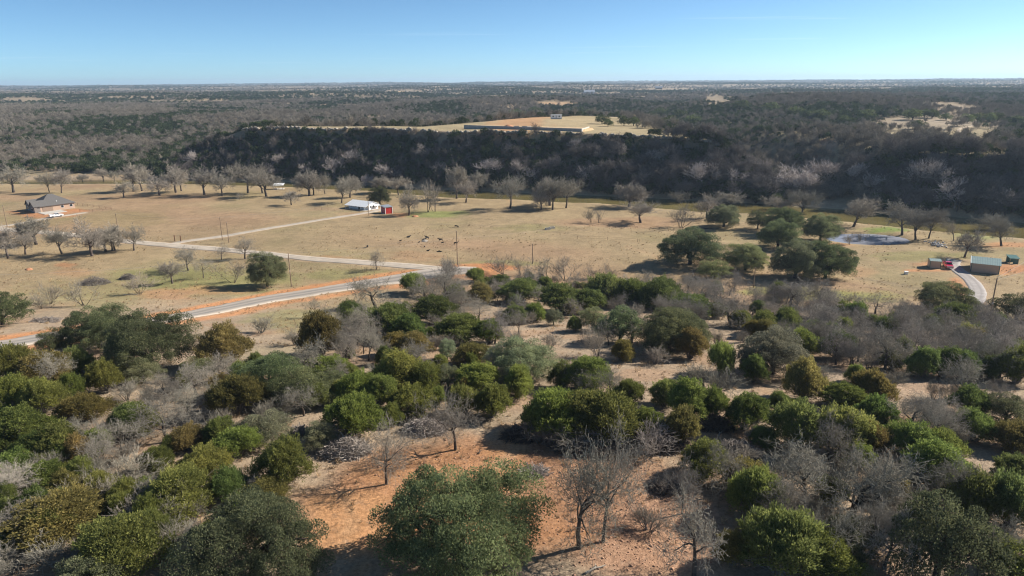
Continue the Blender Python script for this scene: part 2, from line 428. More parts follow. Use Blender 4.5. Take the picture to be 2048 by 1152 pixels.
class MB:
    def __init__(s): s.v = []; s.f = []
    def add(s, vs, fs):
        k = len(s.v); s.v += [tuple(map(float, v)) for v in vs]; s.f += [tuple(i + k for i in f) for f in fs]; return s
    def box(s, x0, x1, y0, y1, z0, z1):
        return s.add([(x0, y0, z0), (x1, y0, z0), (x1, y1, z0), (x0, y1, z0), (x0, y0, z1), (x1, y0, z1), (x1, y1, z1), (x0, y1, z1)],
                     [(3, 2, 1, 0), (4, 5, 6, 7), (0, 1, 5, 4), (1, 2, 6, 5), (2, 3, 7, 6), (3, 0, 4, 7)])
    def tube(s, p0, p1, r0, r1=None, n=6, caps=True):
        r1 = r0 if r1 is None else r1
        p0 = Vector(p0); p1 = Vector(p1); d = (p1 - p0).normalized()
        a = d.orthogonal().normalized(); b = d.cross(a)
        vs = []
        for p, r in ((p0, r0), (p1, r1)):
            for i in range(n):
                t = 2 * math.pi * i / n; vs.append(p + (a * math.cos(t) + b * math.sin(t)) * r)
        fs = [(i, (i + 1) % n, n + (i + 1) % n, n + i) for i in range(n)]
        if caps: fs += [tuple(range(n - 1, -1, -1)), tuple(range(n, 2 * n))]
        return s.add(vs, fs)
    def path(s, pts, r, n=5):
        for a, b in zip(pts[:-1], pts[1:]): s.tube(a, b, r, r, n, True)
        return s
    def poly(s, pts, th):
        """thin solid slab from a convex polygon in space"""
        P = [Vector(p) for p in pts]; nrm = (P[1] - P[0]).cross(P[2] - P[0]).normalized() * th
        k = len(P)
        return s.add([*P, *[p - nrm for p in P]], [tuple(range(k)), tuple(range(2 * k - 1, k - 1, -1))] + [(i, k + i, k + (i + 1) % k, (i + 1) % k) for i in range(k)])
    def prism(s, prof, y0, y1):
        """profile in xz extruded along y"""
        k = len(prof)
        return s.add([(x, y0, z) for x, z in prof] + [(x, y1, z) for x, z in prof],
                     [tuple(range(k)), tuple(range(2 * k - 1, k - 1, -1))] + [(i, k + i, k + (i + 1) % k, (i + 1) % k) for i in range(k)])
    def mesh(s, name, mat):
        me = bpy.data.meshes.new(name); me.from_pydata(s.v, [], s.f); me.update()
        bm = bmesh.new(); bm.from_mesh(me); bmesh.ops.recalc_face_normals(bm, faces=bm.faces); bm.to_mesh(me); bm.free()
        me.materials.append(mat); return me
    def build(s, name, mat, parent=None): return link(name, s.mesh(name, mat), parent)

def tubes(P0, P1, R0, R1, n=3):
    P0 = np.asarray(P0, float); P1 = np.asarray(P1, float); R0 = np.asarray(R0, float); R1 = np.asarray(R1, float)
    D = P1 - P0; D /= np.linalg.norm(D, axis=1, keepdims=True) + 1e-9
    ref = np.where(np.abs(D[:, 2:3]) > 0.9, np.array([[1.0, 0, 0]]), np.array([[0, 0, 1.0]]))
    A = np.cross(D, ref); A /= np.linalg.norm(A, axis=1, keepdims=True) + 1e-9
    B = np.cross(D, A)
    th = np.arange(n) * 2 * math.pi / n
    c = np.cos(th)[None, :, None]; s_ = np.sin(th)[None, :, None]
    ring = A[:, None, :] * c + B[:, None, :] * s_
    V = np.stack([P0[:, None, :] + ring * R0[:, None, None], P1[:, None, :] + ring * R1[:, None, None]], 1).reshape(-1, 3)
    N = len(P0); base = (np.arange(N) * 2 * n)[:, None]
    i = np.arange(n)[None, :]; j = (np.arange(n)[None, :] + 1) % n
    Q = np.stack([base + i, base + j, base + n + j, base + n + i], 2).reshape(-1, 4)
    return V, Q
def cards(C, D, L, W, rng):
    """pointed leaf sprays: flat diamonds starting at C along D"""
    C = np.asarray(C); D = D / (np.linalg.norm(D, axis=1, keepdims=True) + 1e-9)
    R = rng.normal(size=D.shape); S = np.cross(D, R); S /= np.linalg.norm(S, axis=1, keepdims=True) + 1e-9
    L = L[:, None]; W = W[:, None]
    V = np.stack([C, C + D * L * 0.55 + S * W * 0.5, C + D * L, C + D * L * 0.55 - S * W * 0.5], 1).reshape(-1, 3)
    Q = np.arange(len(V)).reshape(-1, 4)
    return V, Q
def unit(rng, n):
    v = rng.normal(size=(n, 3)); return v / np.linalg.norm(v, axis=1, keepdims=True)

# ------------------------------------------------------------------ roads: centre lines
def smooth_line(pts, step=1.6):
    P = np.array(pts, float)
    P = np.vstack([2 * P[0] - P[1], P, 2 * P[-1] - P[-2]])
    out = []
    for i in range(1, len(P) - 2):
        p0, p1, p2, p3 = P[i - 1:i + 3]
        k = max(2, int(np.linalg.norm(p2 - p1) / step))
        for t in np.arange(k) / k:
            out.append(0.5 * ((2 * p1) + (-p0 + p2) * t + (2 * p0 - 5 * p1 + 4 * p2 - p3) * t * t + (-p0 + 3 * p1 - 3 * p2 + p3) * t ** 3))
    out.append(P[-2])
    return np.array(out)
def line_px(px): return smooth_line([ground_px(a, b)[:2] for a, b in px])
ROADS = {
    'road': (line_px([(-130, 712), (0, 690), (170, 664), (330, 638), (513, 603), (610, 587), (700, 573), (790, 559), (860, 547), (912, 541), (950, 541)]), 9.4, 'asphalt'),
    'gravel_road': (line_px([(-60, 452), (0, 458), (80, 464), (154, 471), (256, 483), (342, 491), (430, 498), (513, 506), (600, 515), (700, 523), (790, 530), (850, 535), (900, 539)]), 5.6, 'gravel'),
    'barn_driveway': (line_px([(342, 489), (375, 482), (478, 467), (580, 450), (684, 433), (735, 425), (765, 419)]), 3.6, 'gravel'),
    'house_driveway': (line_px([(-40, 456), (0, 453), (45, 446), (90, 437), (125, 432), (172, 425)]), 3.2, 'gravel'),
    'metal_barn_driveway': (line_px([(1925, 622), (1948, 603), (1955, 582), (1944, 563), (1926, 548), (1912, 537), (1906, 528), (1908, 519)]), 4.4, 'greygravel'),
}
TRACKS = [line_px([(1905, 279), (1922, 270), (1917, 263), (1921, 257), (1944, 252), (1956, 251)]), line_px([(1843, 241), (1900, 246), (1956, 252)]), line_px([(1880, 219), (1905, 214), (1925, 212)])]

# ------------------------------------------------------------------ ground
def build_ground():
    nr, nc = 900, 440
    r = np.exp(np.linspace(math.log(70), math.log(14500), nr))
    s = np.linspace(-0.95, 0.95, nc)
    Y = (r - 60)[:, None] * np.ones(nc)[None, :]
    X = r[:, None] * s[None, :]
    X = X.ravel(); Y = Y.ravel()
    Z = H(X, Y)
    V = np.stack([X, Y, Z], 1)
    i = (np.arange(nr - 1)[:, None] * nc + np.arange(nc - 1)[None, :]).ravel()
    Q = np.stack([i, i + 1, i + nc + 1, i + nc], 1)
    # --- soil colours
    def mix(a, b, t): return a * (1 - t[:, None]) + np.array(b)[None, :] * t[:, None]
    n1 = fbm(X / 30, Y / 30, 5, 4); n2 = fbm(X / 7, Y / 7, 6, 4); n3 = fbm(X / 90, Y / 60, 8, 3)
    C = np.tile(np.array([0.325, 0.242, 0.138]), (len(X), 1))
    C = mix(C, (0.275, 0.225, 0.115), ss(0.5, 0.72, n1) * 0.6)
    C = mix(C, (0.33, 0.205, 0.125), ss(0.52, 0.75, n3) * 0.6)
    hill = (1 - ss(150, 205, Y + 0.05 * X + (n1 - 0.5) * 30))
    C = mix(C, (0.335, 0.255, 0.180), hill * 0.85)
    C = mix(C, (0.36, 0.215, 0.125), hill * ss(0.50, 0.66, n2) * 0.45)
    # between pasture road and paved road: greener
    far = ss(4, 30, (Y - yf(X)) * 0.93)
    C = mix(C, (0.25, 0.195, 0.135), far * 0.8)
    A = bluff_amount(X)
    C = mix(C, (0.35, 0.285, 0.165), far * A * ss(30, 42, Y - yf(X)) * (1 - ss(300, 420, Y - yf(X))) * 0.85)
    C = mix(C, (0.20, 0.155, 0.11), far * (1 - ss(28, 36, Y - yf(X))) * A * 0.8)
    din = np.minimum(Y - yn(X), yf(X) - Y)
    C = mix(C, (0.40, 0.31, 0.20), ss(-14, -3, din + (n2 - 0.5) * 14) * 0.75)
    C = mix(C, (0.37, 0.28, 0.17), far * ss(500, 1500, Y) * ss(0.45, 0.6, n3) * 0.4 * (1 - ss(3000, 6000, Y)))
    GREEN = (0.205, 0.205, 0.075); RED = (0.47, 0.21, 0.095); PALE = (0.48, 0.255, 0.12); BRIGHT = (0.17, 0.23, 0.05); BARE = (0.39, 0.198, 0.098)
    spots = [  # centre px, radii px, colour, strength
        (960, 1010, 420, 140, BARE, 0.95), (700, 1040, 130, 70, PALE, 0.9), (830, 945, 160, 45, PALE, 0.45), (1180, 960, 190, 90, (0.34, 0.195, 0.115), 0.7), (1000, 935, 40, 60, PALE, 0.7), (1300, 1080, 160, 90, (0.41, 0.235, 0.145), 0.8),
        (1030, 870, 40, 25, PALE, 0.6), (560, 715, 110, 30, (0.33, 0.27, 0.17), 0.6), (1480, 860, 60, 20, PALE, 0.35), (1820, 770, 120, 30, (0.36, 0.26, 0.185), 0.5), (1980, 930, 60, 40, (0.37, 0.28, 0.2), 0.7),
        (410, 560, 190, 30, GREEN, 0.75), (690, 550, 120, 14, GREEN, 0.6), (170, 585, 160, 30, GREEN, 0.35), (600, 640, 120, 26, GREEN, 0.55), (720, 620, 60, 20, GREEN, 0.5), (1690, 592, 150, 13, (0.25, 0.24, 0.08), 0.9), (1560, 580, 80, 12, (0.25, 0.24, 0.08), 0.9), (1960, 630, 120, 20, GREEN, 0.35),
        (1850, 512, 130, 12, GREEN, 0.6), (1775, 460, 55, 7, BRIGHT, 0.9), (880, 428, 70, 8, BRIGHT, 0.6), (1060, 455, 80, 10, GREEN, 0.45), (1990, 475, 60, 6, BRIGHT, 0.5), (1090, 423, 130, 6, (0.23, 0.17, 0.10), 0.6), (1000, 528, 90, 8, GREEN, 0.55),
        (310, 470, 260, 22, (0.31, 0.23, 0.13), 0.5), (60, 440, 110, 18, GREEN, 0.3), (230, 440, 120, 18, GREEN, 0.25),
        (980, 535, 65, 9, RED, 0.95), (650, 517, 60, 6, RED, 0.35), (830, 512, 60, 12, (0.36, 0.20, 0.11), 0.4),
        (90, 428, 62, 9, RED, 0.8), (150, 421, 34, 5, RED, 0.8), (40, 424, 30, 4, RED, 0.7), (800, 430, 26, 5, RED, 0.6), (770, 418, 35, 6, (0.38, 0.25, 0.16), 0.6), (720, 428, 50, 5, (0.36, 0.22, 0.13), 0.5), (655, 418, 50, 4, (0.38, 0.25, 0.16), 0.45),
        (1915, 572, 26, 18, RED, 0.8), (2025, 538, 45, 12, RED, 0.75), (1860, 528, 40, 5, RED, 0.55), (1850, 541, 55, 3, RED, 0.7), (1440, 520, 60, 12, (0.42, 0.26, 0.15), 0.6), (1720, 545, 40, 12, (0.38, 0.22, 0.12), 0.5), (1650, 490, 70, 5, RED, 0.5), (1240, 445, 180, 12, (0.34, 0.20, 0.12), 0.5), (2020, 490, 60, 6, RED, 0.6), (1920, 600, 14, 24, RED, 0.5),
        (430, 580, 90, 10, RED, 0.35), (330, 588, 60, 12, RED, 0.35), (140, 545, 50, 10, RED, 0.25), (130, 530, 22, 5, RED, 0.6),
        (1660, 295, 30, 22, (0.36, 0.22, 0.15), 0.7), (1100, 240, 130, 8, (0.42, 0.32, 0.18), 0.6), (640, 252, 90, 4, (0.38, 0.32, 0.16), 0.6), (1040, 237, 60, 3, RED, 0.5), (1110, 207, 50, 4, (0.46, 0.30, 0.17), 0.8), (1870, 245, 110, 22, (0.36, 0.29, 0.21), 0.6),
        (320, 345, 60, 8, (0.4, 0.3, 0.2), 0.6), (100, 356, 180, 6, (0.44, 0.33, 0.22), 0.8), (1560, 419, 150, 4, (0.46, 0.38, 0.27), 0.6),
    ]
    for px, py, rx, ry, colr, st in spots:
        c = ground_px(px, py); m = mpp(c)
        ax = rx * m; a1 = ground_px(px, py + ry); a0 = ground_px(px, py - ry)
        ay = min(max(abs(a1[1] - a0[1]) / 2, 1.5), 12 * ax)
        cy_ = (a1[1] + a0[1]) / 2 if abs(a1[1] - a0[1]) < 400 else c[1]
        e = np.sqrt(((X - c[0] - (Y - cy_) * c[0] / max(c[1], 1)) / ax) ** 2 + ((Y - cy_) / ay) ** 2)
        k = np.nonzero(e < 1.8)[0]
        if len(k) == 0: continue
        ee = e[k] + (fbm(X[k] / (ax * 0.3 + 1), Y[k] / (ay * 0.3 + 1), px, 4) - 0.5) * 0.9
        t = (1 - ss(0.55, 1.15, ee)) * st
        C[k] = C[k] * (1 - t[:, None]) + np.array(colr)[None, :] * t[:, None]
    # cattle trails, tyre lines and small washes
    for pl, wd, colr, st in [([(660, 520), (760, 500), (840, 487), (915, 476), (1000, 470), (1090, 460)], 0.9, (0.40, 0.30, 0.20), 0.5), ([(810, 447), (900, 449), (1000, 452), (1100, 462), (1160, 472)], 1.0, (0.22, 0.165, 0.105), 0.55), ([(960, 437), (1040, 443), (1130, 455), (1230, 468)], 1.0, (0.22, 0.165, 0.105), 0.45),
                             ([(300, 442), (420, 436), (560, 432), (690, 420)], 1.1, (0.38, 0.28, 0.18), 0.35), ([(1255, 494), (1300, 508), (1330, 525)], 0.8, (0.42, 0.27, 0.16), 0.5), ([(1660, 562), (1720, 572), (1790, 583), (1830, 596)], 1.2, (0.20, 0.13, 0.085), 0.7), ([(1720, 556), (1780, 566), (1850, 580)], 1.6, (0.23, 0.175, 0.115), 0.6),
                             ([(1005, 925), (985, 950), (1010, 975), (1040, 985)], 0.7, (0.50, 0.30, 0.16), 0.7), ([(690, 990), (700, 1040), (690, 1090), (720, 1140)], 0.9, (0.52, 0.31, 0.165), 0.6), ([(1050, 880), (1020, 910), (1005, 925)], 1.0, (0.50, 0.32, 0.18), 0.5), ([(1300, 690), (1400, 735), (1500, 800), (1520, 850)], 1.4, (0.42, 0.32, 0.22), 0.45), ([(1640, 740), (1760, 770), (1860, 790)], 1.4, (0.42, 0.31, 0.22), 0.4)]:
        T_ = line_px(pl); lo = T_.min(0) - 5; hi = T_.max(0) + 5
        k = np.nonzero((X > lo[0]) & (X < hi[0]) & (Y > lo[1]) & (Y < hi[1]))[0]
        if len(k) == 0: continue
        dm = np.sqrt(((X[k][:, None] - T_[None, :, 0]) ** 2 + (Y[k][:, None] - T_[None, :, 1]) ** 2).min(1))
        t = (1 - ss(wd * 0.5, wd * 1.5, dm + (fbm(X[k] / 2, Y[k] / 2, 81, 3) - 0.5) * 1.4)) * st
        C[k] = C[k] * (1 - t[:, None]) + np.array(colr)[None, :] * t[:, None]
    # orange cut banks along the roads, worn verges
    for nm, (L, wid, kd) in ROADS.items():
        lo = L.min(0) - 12; hi = L.max(0) + 12
        k = np.nonzero((X > lo[0]) & (X < hi[0]) & (Y > lo[1]) & (Y < hi[1]))[0]
        dmin = np.full(len(k), 1e9); side = np.zeros(len(k))
        Ls = L[::2]; T = np.gradient(Ls, axis=0)
        for c0 in range(0, len(k), 20000):
            kk = k[c0:c0 + 20000]
            dx = X[kk][:, None] - Ls[None, :, 0]; dy = Y[kk][:, None] - Ls[None, :, 1]
            dd = dx * dx + dy * dy; j = dd.argmin(1); a = np.arange(len(kk))
            dmin[c0:c0 + 20000] = np.sqrt(dd[a, j])
            side[c0:c0 + 20000] = np.sign(T[j, 0] * dy[a, j] - T[j, 1] * dx[a, j])
        nn = fbm(X[k] / 3.0, Y[k] / 3.0, 61, 4); n4 = fbm(X[k] / 14, Y[k] / 14, 62, 3)
        e = dmin - wid / 2
        if kd == 'asphalt':
            wleft = 4.2 + (n4 - 0.5) * 4; wright = 6.0 + (n4 - 0.5) * 6
            w_ = np.where(side > 0, wleft, wright)
            t = (1 - ss(w_ * 0.7, w_ * 1.35, e + (nn - 0.5) * 2.2)) * np.where(side > 0, 0.95, 0.85)
            t *= np.where((side < 0) & (e < 1.4), 0.35, 1.0)
            C[k] = C[k] * (1 - t[:, None]) + np.array([0.50, 0.235, 0.105])[None, :] * t[:, None]
        else:
            t = (1 - ss(0.6, 2.0, e + (nn - 0.5) * 2.5)) * 0.7
            C[k] = C[k] * (1 - t[:, None]) + np.array([0.40, 0.285, 0.18])[None, :] * t[:, None]
    C *= 0.92
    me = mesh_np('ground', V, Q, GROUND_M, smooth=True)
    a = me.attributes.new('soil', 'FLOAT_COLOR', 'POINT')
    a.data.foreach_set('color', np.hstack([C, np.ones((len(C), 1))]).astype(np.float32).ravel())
    o = link('ground', me)
    tag(o, 'dry tan pasture, red clay clearing and wooded hills', 'ground', kind='structure')
build_ground()

def strip(name, L, width, mat, lift=0.06, label=None):
    T = np.gradient(L, axis=0); T /= np.linalg.norm(T, axis=1, keepdims=True)
    N = np.stack([-T[:, 1], T[:, 0]], 1)
    w = width / 2 * (1 + (fbm(np.arange(len(L)) / 3.0, np.zeros(len(L)), 4, 4) - 0.5) * 0.30)
    offs = [-1.06, -1.0, -0.66, -0.33, 0, 0.33, 0.66, 1.0, 1.06]
    V = []
    for k, o_ in enumerate(offs):
        P = L + N * (w * o_)[:, None]
        z = H(P[:, 0], P[:, 1]) + (lift if abs(o_) <= 1.0 else -0.25)
        V.append(np.stack([P[:, 0], P[:, 1], z], 1))
    V = np.stack(V, 1); n, k = V.shape[:2]
    i = (np.arange(n - 1)[:, None] * k + np.arange(k - 1)[None, :]).ravel()
    me = mesh_np(name, V.reshape(-1, 3), np.stack([i, i + k, i + k + 1, i + 1], 1), mat, smooth=True)
    a = me.attributes.new('across', 'FLOAT', 'POINT'); a.data.foreach_set('value', np.tile(np.array(offs, np.float32), n))
    o = link(name, me)
    return tag(o, label, 'road', kind='structure')
RM = {'asphalt': ASPHALT, 'gravel': GRAVEL, 'greygravel': GREYGRAVEL}
RL = {'road': 'worn grey paved country road between orange clay verges', 'gravel_road': 'pale gravel road branching off the paved road past the bare trees',
      'barn_driveway': 'narrow gravel driveway running to the white barn', 'house_driveway': 'narrow gravel driveway running to the hip-roofed house', 'metal_barn_driveway': 'curved grey gravel driveway to the green-roofed barn'}
for q, (nm, (L, wid, kd)) in enumerate(ROADS.items()):
    strip(nm, L, wid, RM[kd], 0.10 - 0.012 * q, RL[nm])
TL = ['sandy two-rut track winding on the plateau past the silver tank', 'sandy track crossing the plateau under the row of live oaks', 'sandy track fading into the far clearing']
for L, lb in zip(TRACKS, TL): strip('dirt_track', L, 2.6, TRACK, 0.12, lb)

def build_river():
    xs = np.linspace(-900, 420, 300)
    a = yn(xs) - 7; b = yf(xs) + 6
    V = []
    for t in np.linspace(0, 1, 6): V.append(np.stack([xs, a * (1 - t) + b * t, np.full_like(xs, WATER_Z)], 1))
    V = np.stack(V, 1); n, k = V.shape[:2]
    i = (np.arange(n - 1)[:, None] * k + np.arange(k - 1)[None, :]).ravel()
    me = mesh_np('river', V.reshape(-1, 3), np.stack([i, i + k, i + k + 1, i + 1], 1), RIVER_M, smooth=True)
    tag(link('river', me), 'muddy olive river curving along the foot of the bluff', 'river', kind='structure')
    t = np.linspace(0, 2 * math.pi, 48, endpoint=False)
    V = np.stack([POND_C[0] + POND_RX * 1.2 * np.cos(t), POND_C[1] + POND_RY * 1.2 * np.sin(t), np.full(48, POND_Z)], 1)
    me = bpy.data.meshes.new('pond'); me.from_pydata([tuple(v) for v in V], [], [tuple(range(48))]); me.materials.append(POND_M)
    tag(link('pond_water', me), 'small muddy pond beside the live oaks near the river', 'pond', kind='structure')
build_river()

# ------------------------------------------------------------------ tree prototypes
def grow(rng, p, d, length, rad, level, top, S, wig=0.22, kids=(5, 5, 4, 4), ratio=0.62, spread=0.85, up=0.12, start=0.3, minr=0.010):
    nseg = 5 if level == 0 else (4 if level == 1 else (3 if level < top else 2))
    pts = [p]; dirs = []; rads = [rad]
    for i in range(nseg):
        d = d + rng.normal(size=3) * wig * (0.3 if level == 0 else 1.0); d[2] += up * (0.4 if level == 0 else 1.0)
        d = d / np.linalg.norm(d)
        q = pts[-1] + d * length / nseg
        r = max(rad * (1 - (0.55 if level == 0 else 0.72) * (i + 1) / nseg), minr)
        S.append((pts[-1], q, rads[-1], r, level)); pts.append(q); dirs.append(d); rads.append(r)
    if level >= top: return
    k = kids[min(level, len(kids) - 1)]
    k = max(2, int(round(k + rng.normal() * 0.7)))
    st = start if level == 0 else 0.25
    ph = rng.uniform(0, 6.28)
    for j in range(k):
        t = 1.0 if j == 0 else st + (1 - st) * (j / k) ** 0.8 * rng.uniform(0.85, 1.0)
        x = min(t * nseg, nseg - 1e-6); i = int(x); f = x - i
        b = pts[i] * (1 - f) + pts[i + 1] * f
        a = dirs[i]
        o = np.cross(a, [0.3, 0.2, 1.0]); o /= np.linalg.norm(o) + 1e-9; o2 = np.cross(a, o)
        ph += 2.4 + rng.normal() * 0.4
        sp = spread * rng.uniform(0.7, 1.25) * (0.35 if j == 0 else 1.0)
        nd = a * math.cos(sp) + (o * math.cos(ph) + o2 * math.sin(ph)) * math.sin(sp)
        rr = max((rads[i] * (1 - f) + rads[i + 1] * f) * (0.85 if j == 0 else 0.62), minr)
        grow(rng, b, nd, length * ratio * rng.uniform(0.75, 1.2), rr, level + 1, top, S, wig, kids, ratio, spread, up, start, minr)
def seg_meshes(S, name, cut, rng, sides=(6, 3)):
    """split a branch list into trunk-and-limbs and twig crown"""
    lv = np.array([s[4] for s in S]); P0 = np.array([s[0] for s in S]); P1 = np.array([s[1] for s in S]); R0 = np.array([s[2] for s in S]); R1 = np.array([s[3] for s in S])
    out = []
    for sel, n, mat in ((lv <= cut, sides[0], BARK), (lv > cut, sides[1], TWIG)):
        V, Q = tubes(P0[sel], P1[sel], R0[sel], R1[sel], n)
        tint = np.repeat(rng.uniform(0, 1, sel.sum()), n)
        out.append((V, Q, tint, mat))
    return out
def proto(name, trunk, crown, extra=None):
    """normalise so that the base sits at z=0 and record the natural size"""
    allV = np.vstack([trunk[0], crown[0]])
    w = 0.5 * ((np.percentile(allV[:, 0], 98.5) - np.percentile(allV[:, 0], 1.5)) + (np.percentile(allV[:, 1], 98.5) - np.percentile(allV[:, 1], 1.5)))
    h = np.percentile(allV[:, 2], 99.5)
    c = np.array([(np.percentile(crown[0][:, 0], 2) + np.percentile(crown[0][:, 0], 98)) / 2, (np.percentile(crown[0][:, 1], 2) + np.percentile(crown[0][:, 1], 98)) / 2])
    return dict(trunk=mesh_np(name + '_trunk', trunk[0], trunk[1], trunk[3], trunk[2], smooth=True), crown=mesh_np(name + '_crown', crown[0], crown[1], crown[3], crown[2]), w=w, h=h, c=c)
def bare_tree(seed, height=8.0, trunk=0.34, rad=0.22, kids=(6, 5, 5, 4, 3), ratio=0.66, spread=0.8, up=0.14, wig=0.24, top=4, start=0.55, minr=0.012, lean=0.05):
    rng = np.random.default_rng(seed); S = []
    d = np.array([rng.normal() * lean, rng.normal() * lean, 1.0]); d /= np.linalg.norm(d)
    grow(rng, np.array([0, 0, -0.25]), d, height * trunk + 0.25, rad, 0, top, S, wig, kids, ratio, spread, up, start, minr)
    t, c = seg_meshes(S, 'bare', 1, rng)
    return proto('bare_%d' % seed, t, c)
def bare_bush(seed, height=3.0, stems=9, fan=0.55, minr=0.010, top=3):
    rng = np.random.default_rng(seed); S = []
    for k in range(stems):
        a = rng.uniform(0, 6.28); f = fan * rng.uniform(0.3, 1.2)
        d = np.array([math.cos(a) * math.sin(f), math.sin(a) * math.sin(f), math.cos(f)])
        grow(rng, np.array([math.cos(a), math.sin(a), 0]) * rng.uniform(0, 0.3) + np.array([0, 0, -0.15]), d, height * rng.uniform(0.45, 0.65), 0.055, 0, top, S, 0.2, (5, 5, 4), 0.62, 0.65, 0.10, 0.3, minr)
    t, c = seg_meshes(S, 'bush', 0, rng, (4, 3))
    return proto('bush_%d' % seed, t, c)
def juniper(seed, R=2.5, Hh=4.2, sprays=9000, lobes=12, L=0.21, W=0.06, narrow=1.0):
    rng = np.random.default_rng(seed)
    cs = []; rs = []
    for k in range(lobes):
        a = k * 2.399 + rng.uniform(-0.4, 0.4); q = math.sqrt((k + 0.3) / lobes)
        r = R * 0.66 * q * rng.uniform(0.8, 1.12) * narrow
        z = Hh * (0.66 - 0.40 * q * q) * rng.uniform(0.82, 1.15)
        cs.append((r * math.cos(a), r * math.sin(a), z)); rs.append(R * rng.uniform(0.24, 0.46) * (1.15 - 0.25 * q))
    cs = np.array(cs); rs = np.array(rs)
    n = int(sprays * 2.5)
    k = rng.choice(lobes, n, p=rs ** 2 / (rs ** 2).sum())
    u = unit(rng, n); u[:, 2] = np.where(u[:, 2] < -0.3, -u[:, 2] * rng.uniform(0.2, 1, n), u[:, 2]); u /= np.linalg.norm(u, axis=1, keepdims=True)
    fr = 1.04 - 0.5 * rng.uniform(0, 1, n) ** 1.8
    # feathery peaks: radius modulated with direction
    bump = 1 + 0.26 * np.sin(u[:, 0] * 8 + k) * np.sin(u[:, 1] * 7 + 2 * k) + 0.16 * np.sin(u[:, 2] * 9 + 3 * k + u[:, 0] * 6)
    P = cs[k] + u * (rs[k] * fr * bump)[:, None] * np.array([1, 1, 1.25])
    P[:, 2] = np.maximum(P[:, 2], rng.uniform(0.12, 0.6, n) * 0.9)
    dist = np.linalg.norm((P[:, None, :] - cs[None]) / np.array([1, 1, 1.25]), axis=2) / rs[None]
    dist[np.arange(n), k] = 9
    keep = (dist.min(1) > 0.62) | (rng.uniform(0, 1, n) < 0.08)
    keep &= rng.uniform(0, 1, n) < np.clip(0.30 + P[:, 2] / (Hh * 0.42), 0, 1)          # thin skirts
    hole = np.sin(P[:, 0] * 3.1 + seed) * np.sin(P[:, 1] * 2.7 + 2 * seed) * np.sin(P[:, 2] * 2.9 + 3 * seed)
    keep &= (hole < 0.52) | (rng.uniform(0, 1, n) < 0.25)                                  # dead gaps
    P = P[keep][:sprays]; u = u[keep][:sprays]; n = len(P)
    D = u * 0.75 + np.array([0, 0, 0.75]) + rng.normal(size=(n, 3)) * 0.42
    V, Q = cards(P, D, L * rng.uniform(0.6, 1.4, n), W * rng.uniform(0.7, 1.4, n), rng)
    tint = np.clip(0.5 + rng.normal(size=n) * 0.22 + 0.18 * np.sin(P[:, 0] * 2.1 + seed) * np.sin(P[:, 1] * 1.7), 0, 1)
    # stems to the lobes
    S = []
    for c, r in zip(cs, rs):
        a = np.array([c[0] * 0.10, c[1] * 0.10, -0.2]); m = np.array([c[0] * 0.45, c[1] * 0.45, c[2] * 0.5]); e = c * np.array([1, 1, 1.0])
        S += [(a, m, 0.10, 0.07, 0), (m, e, 0.07, 0.03, 0)]
        for q in range(9):
            t = e + unit(rng, 1)[0] * r * np.array([0.95, 0.95, 0.8]); t[2] = max(t[2], 0.15)
            S.append((m * 0.4 + e * 0.6, t, 0.03, 0.012, 0))
        for q in range(7):      # dead limbs poking out low down
            f = rng.uniform(0.2, 0.8); b0 = a * (1 - f) + e * f; w_ = unit(rng, 1)[0]; w_[2] = abs(w_[2]) * 0.5
            o_ = c * np.array([1, 1, 0]); o_ /= np.linalg.norm(o_) + 1e-6
            t = b0 + (w_ * 0.8 + o_ * 0.9) * r * rng.uniform(0.8, 1.5); t[2] = max(t[2], 0.1)
            S.append((b0, t, 0.025, 0.008, 0))
    P0 = np.array([s[0] for s in S]); P1 = np.array([s[1] for s in S]); R0 = np.array([s[2] for s in S]); R1 = np.array([s[3] for s in S])
    tv, tq = tubes(P0, P1, R0, R1, 5)
    return proto('juniper_%d' % seed, (tv, tq, np.repeat(rng.uniform(0, 1, len(S)), 5), BARK), (V, Q, tint, LEAF))
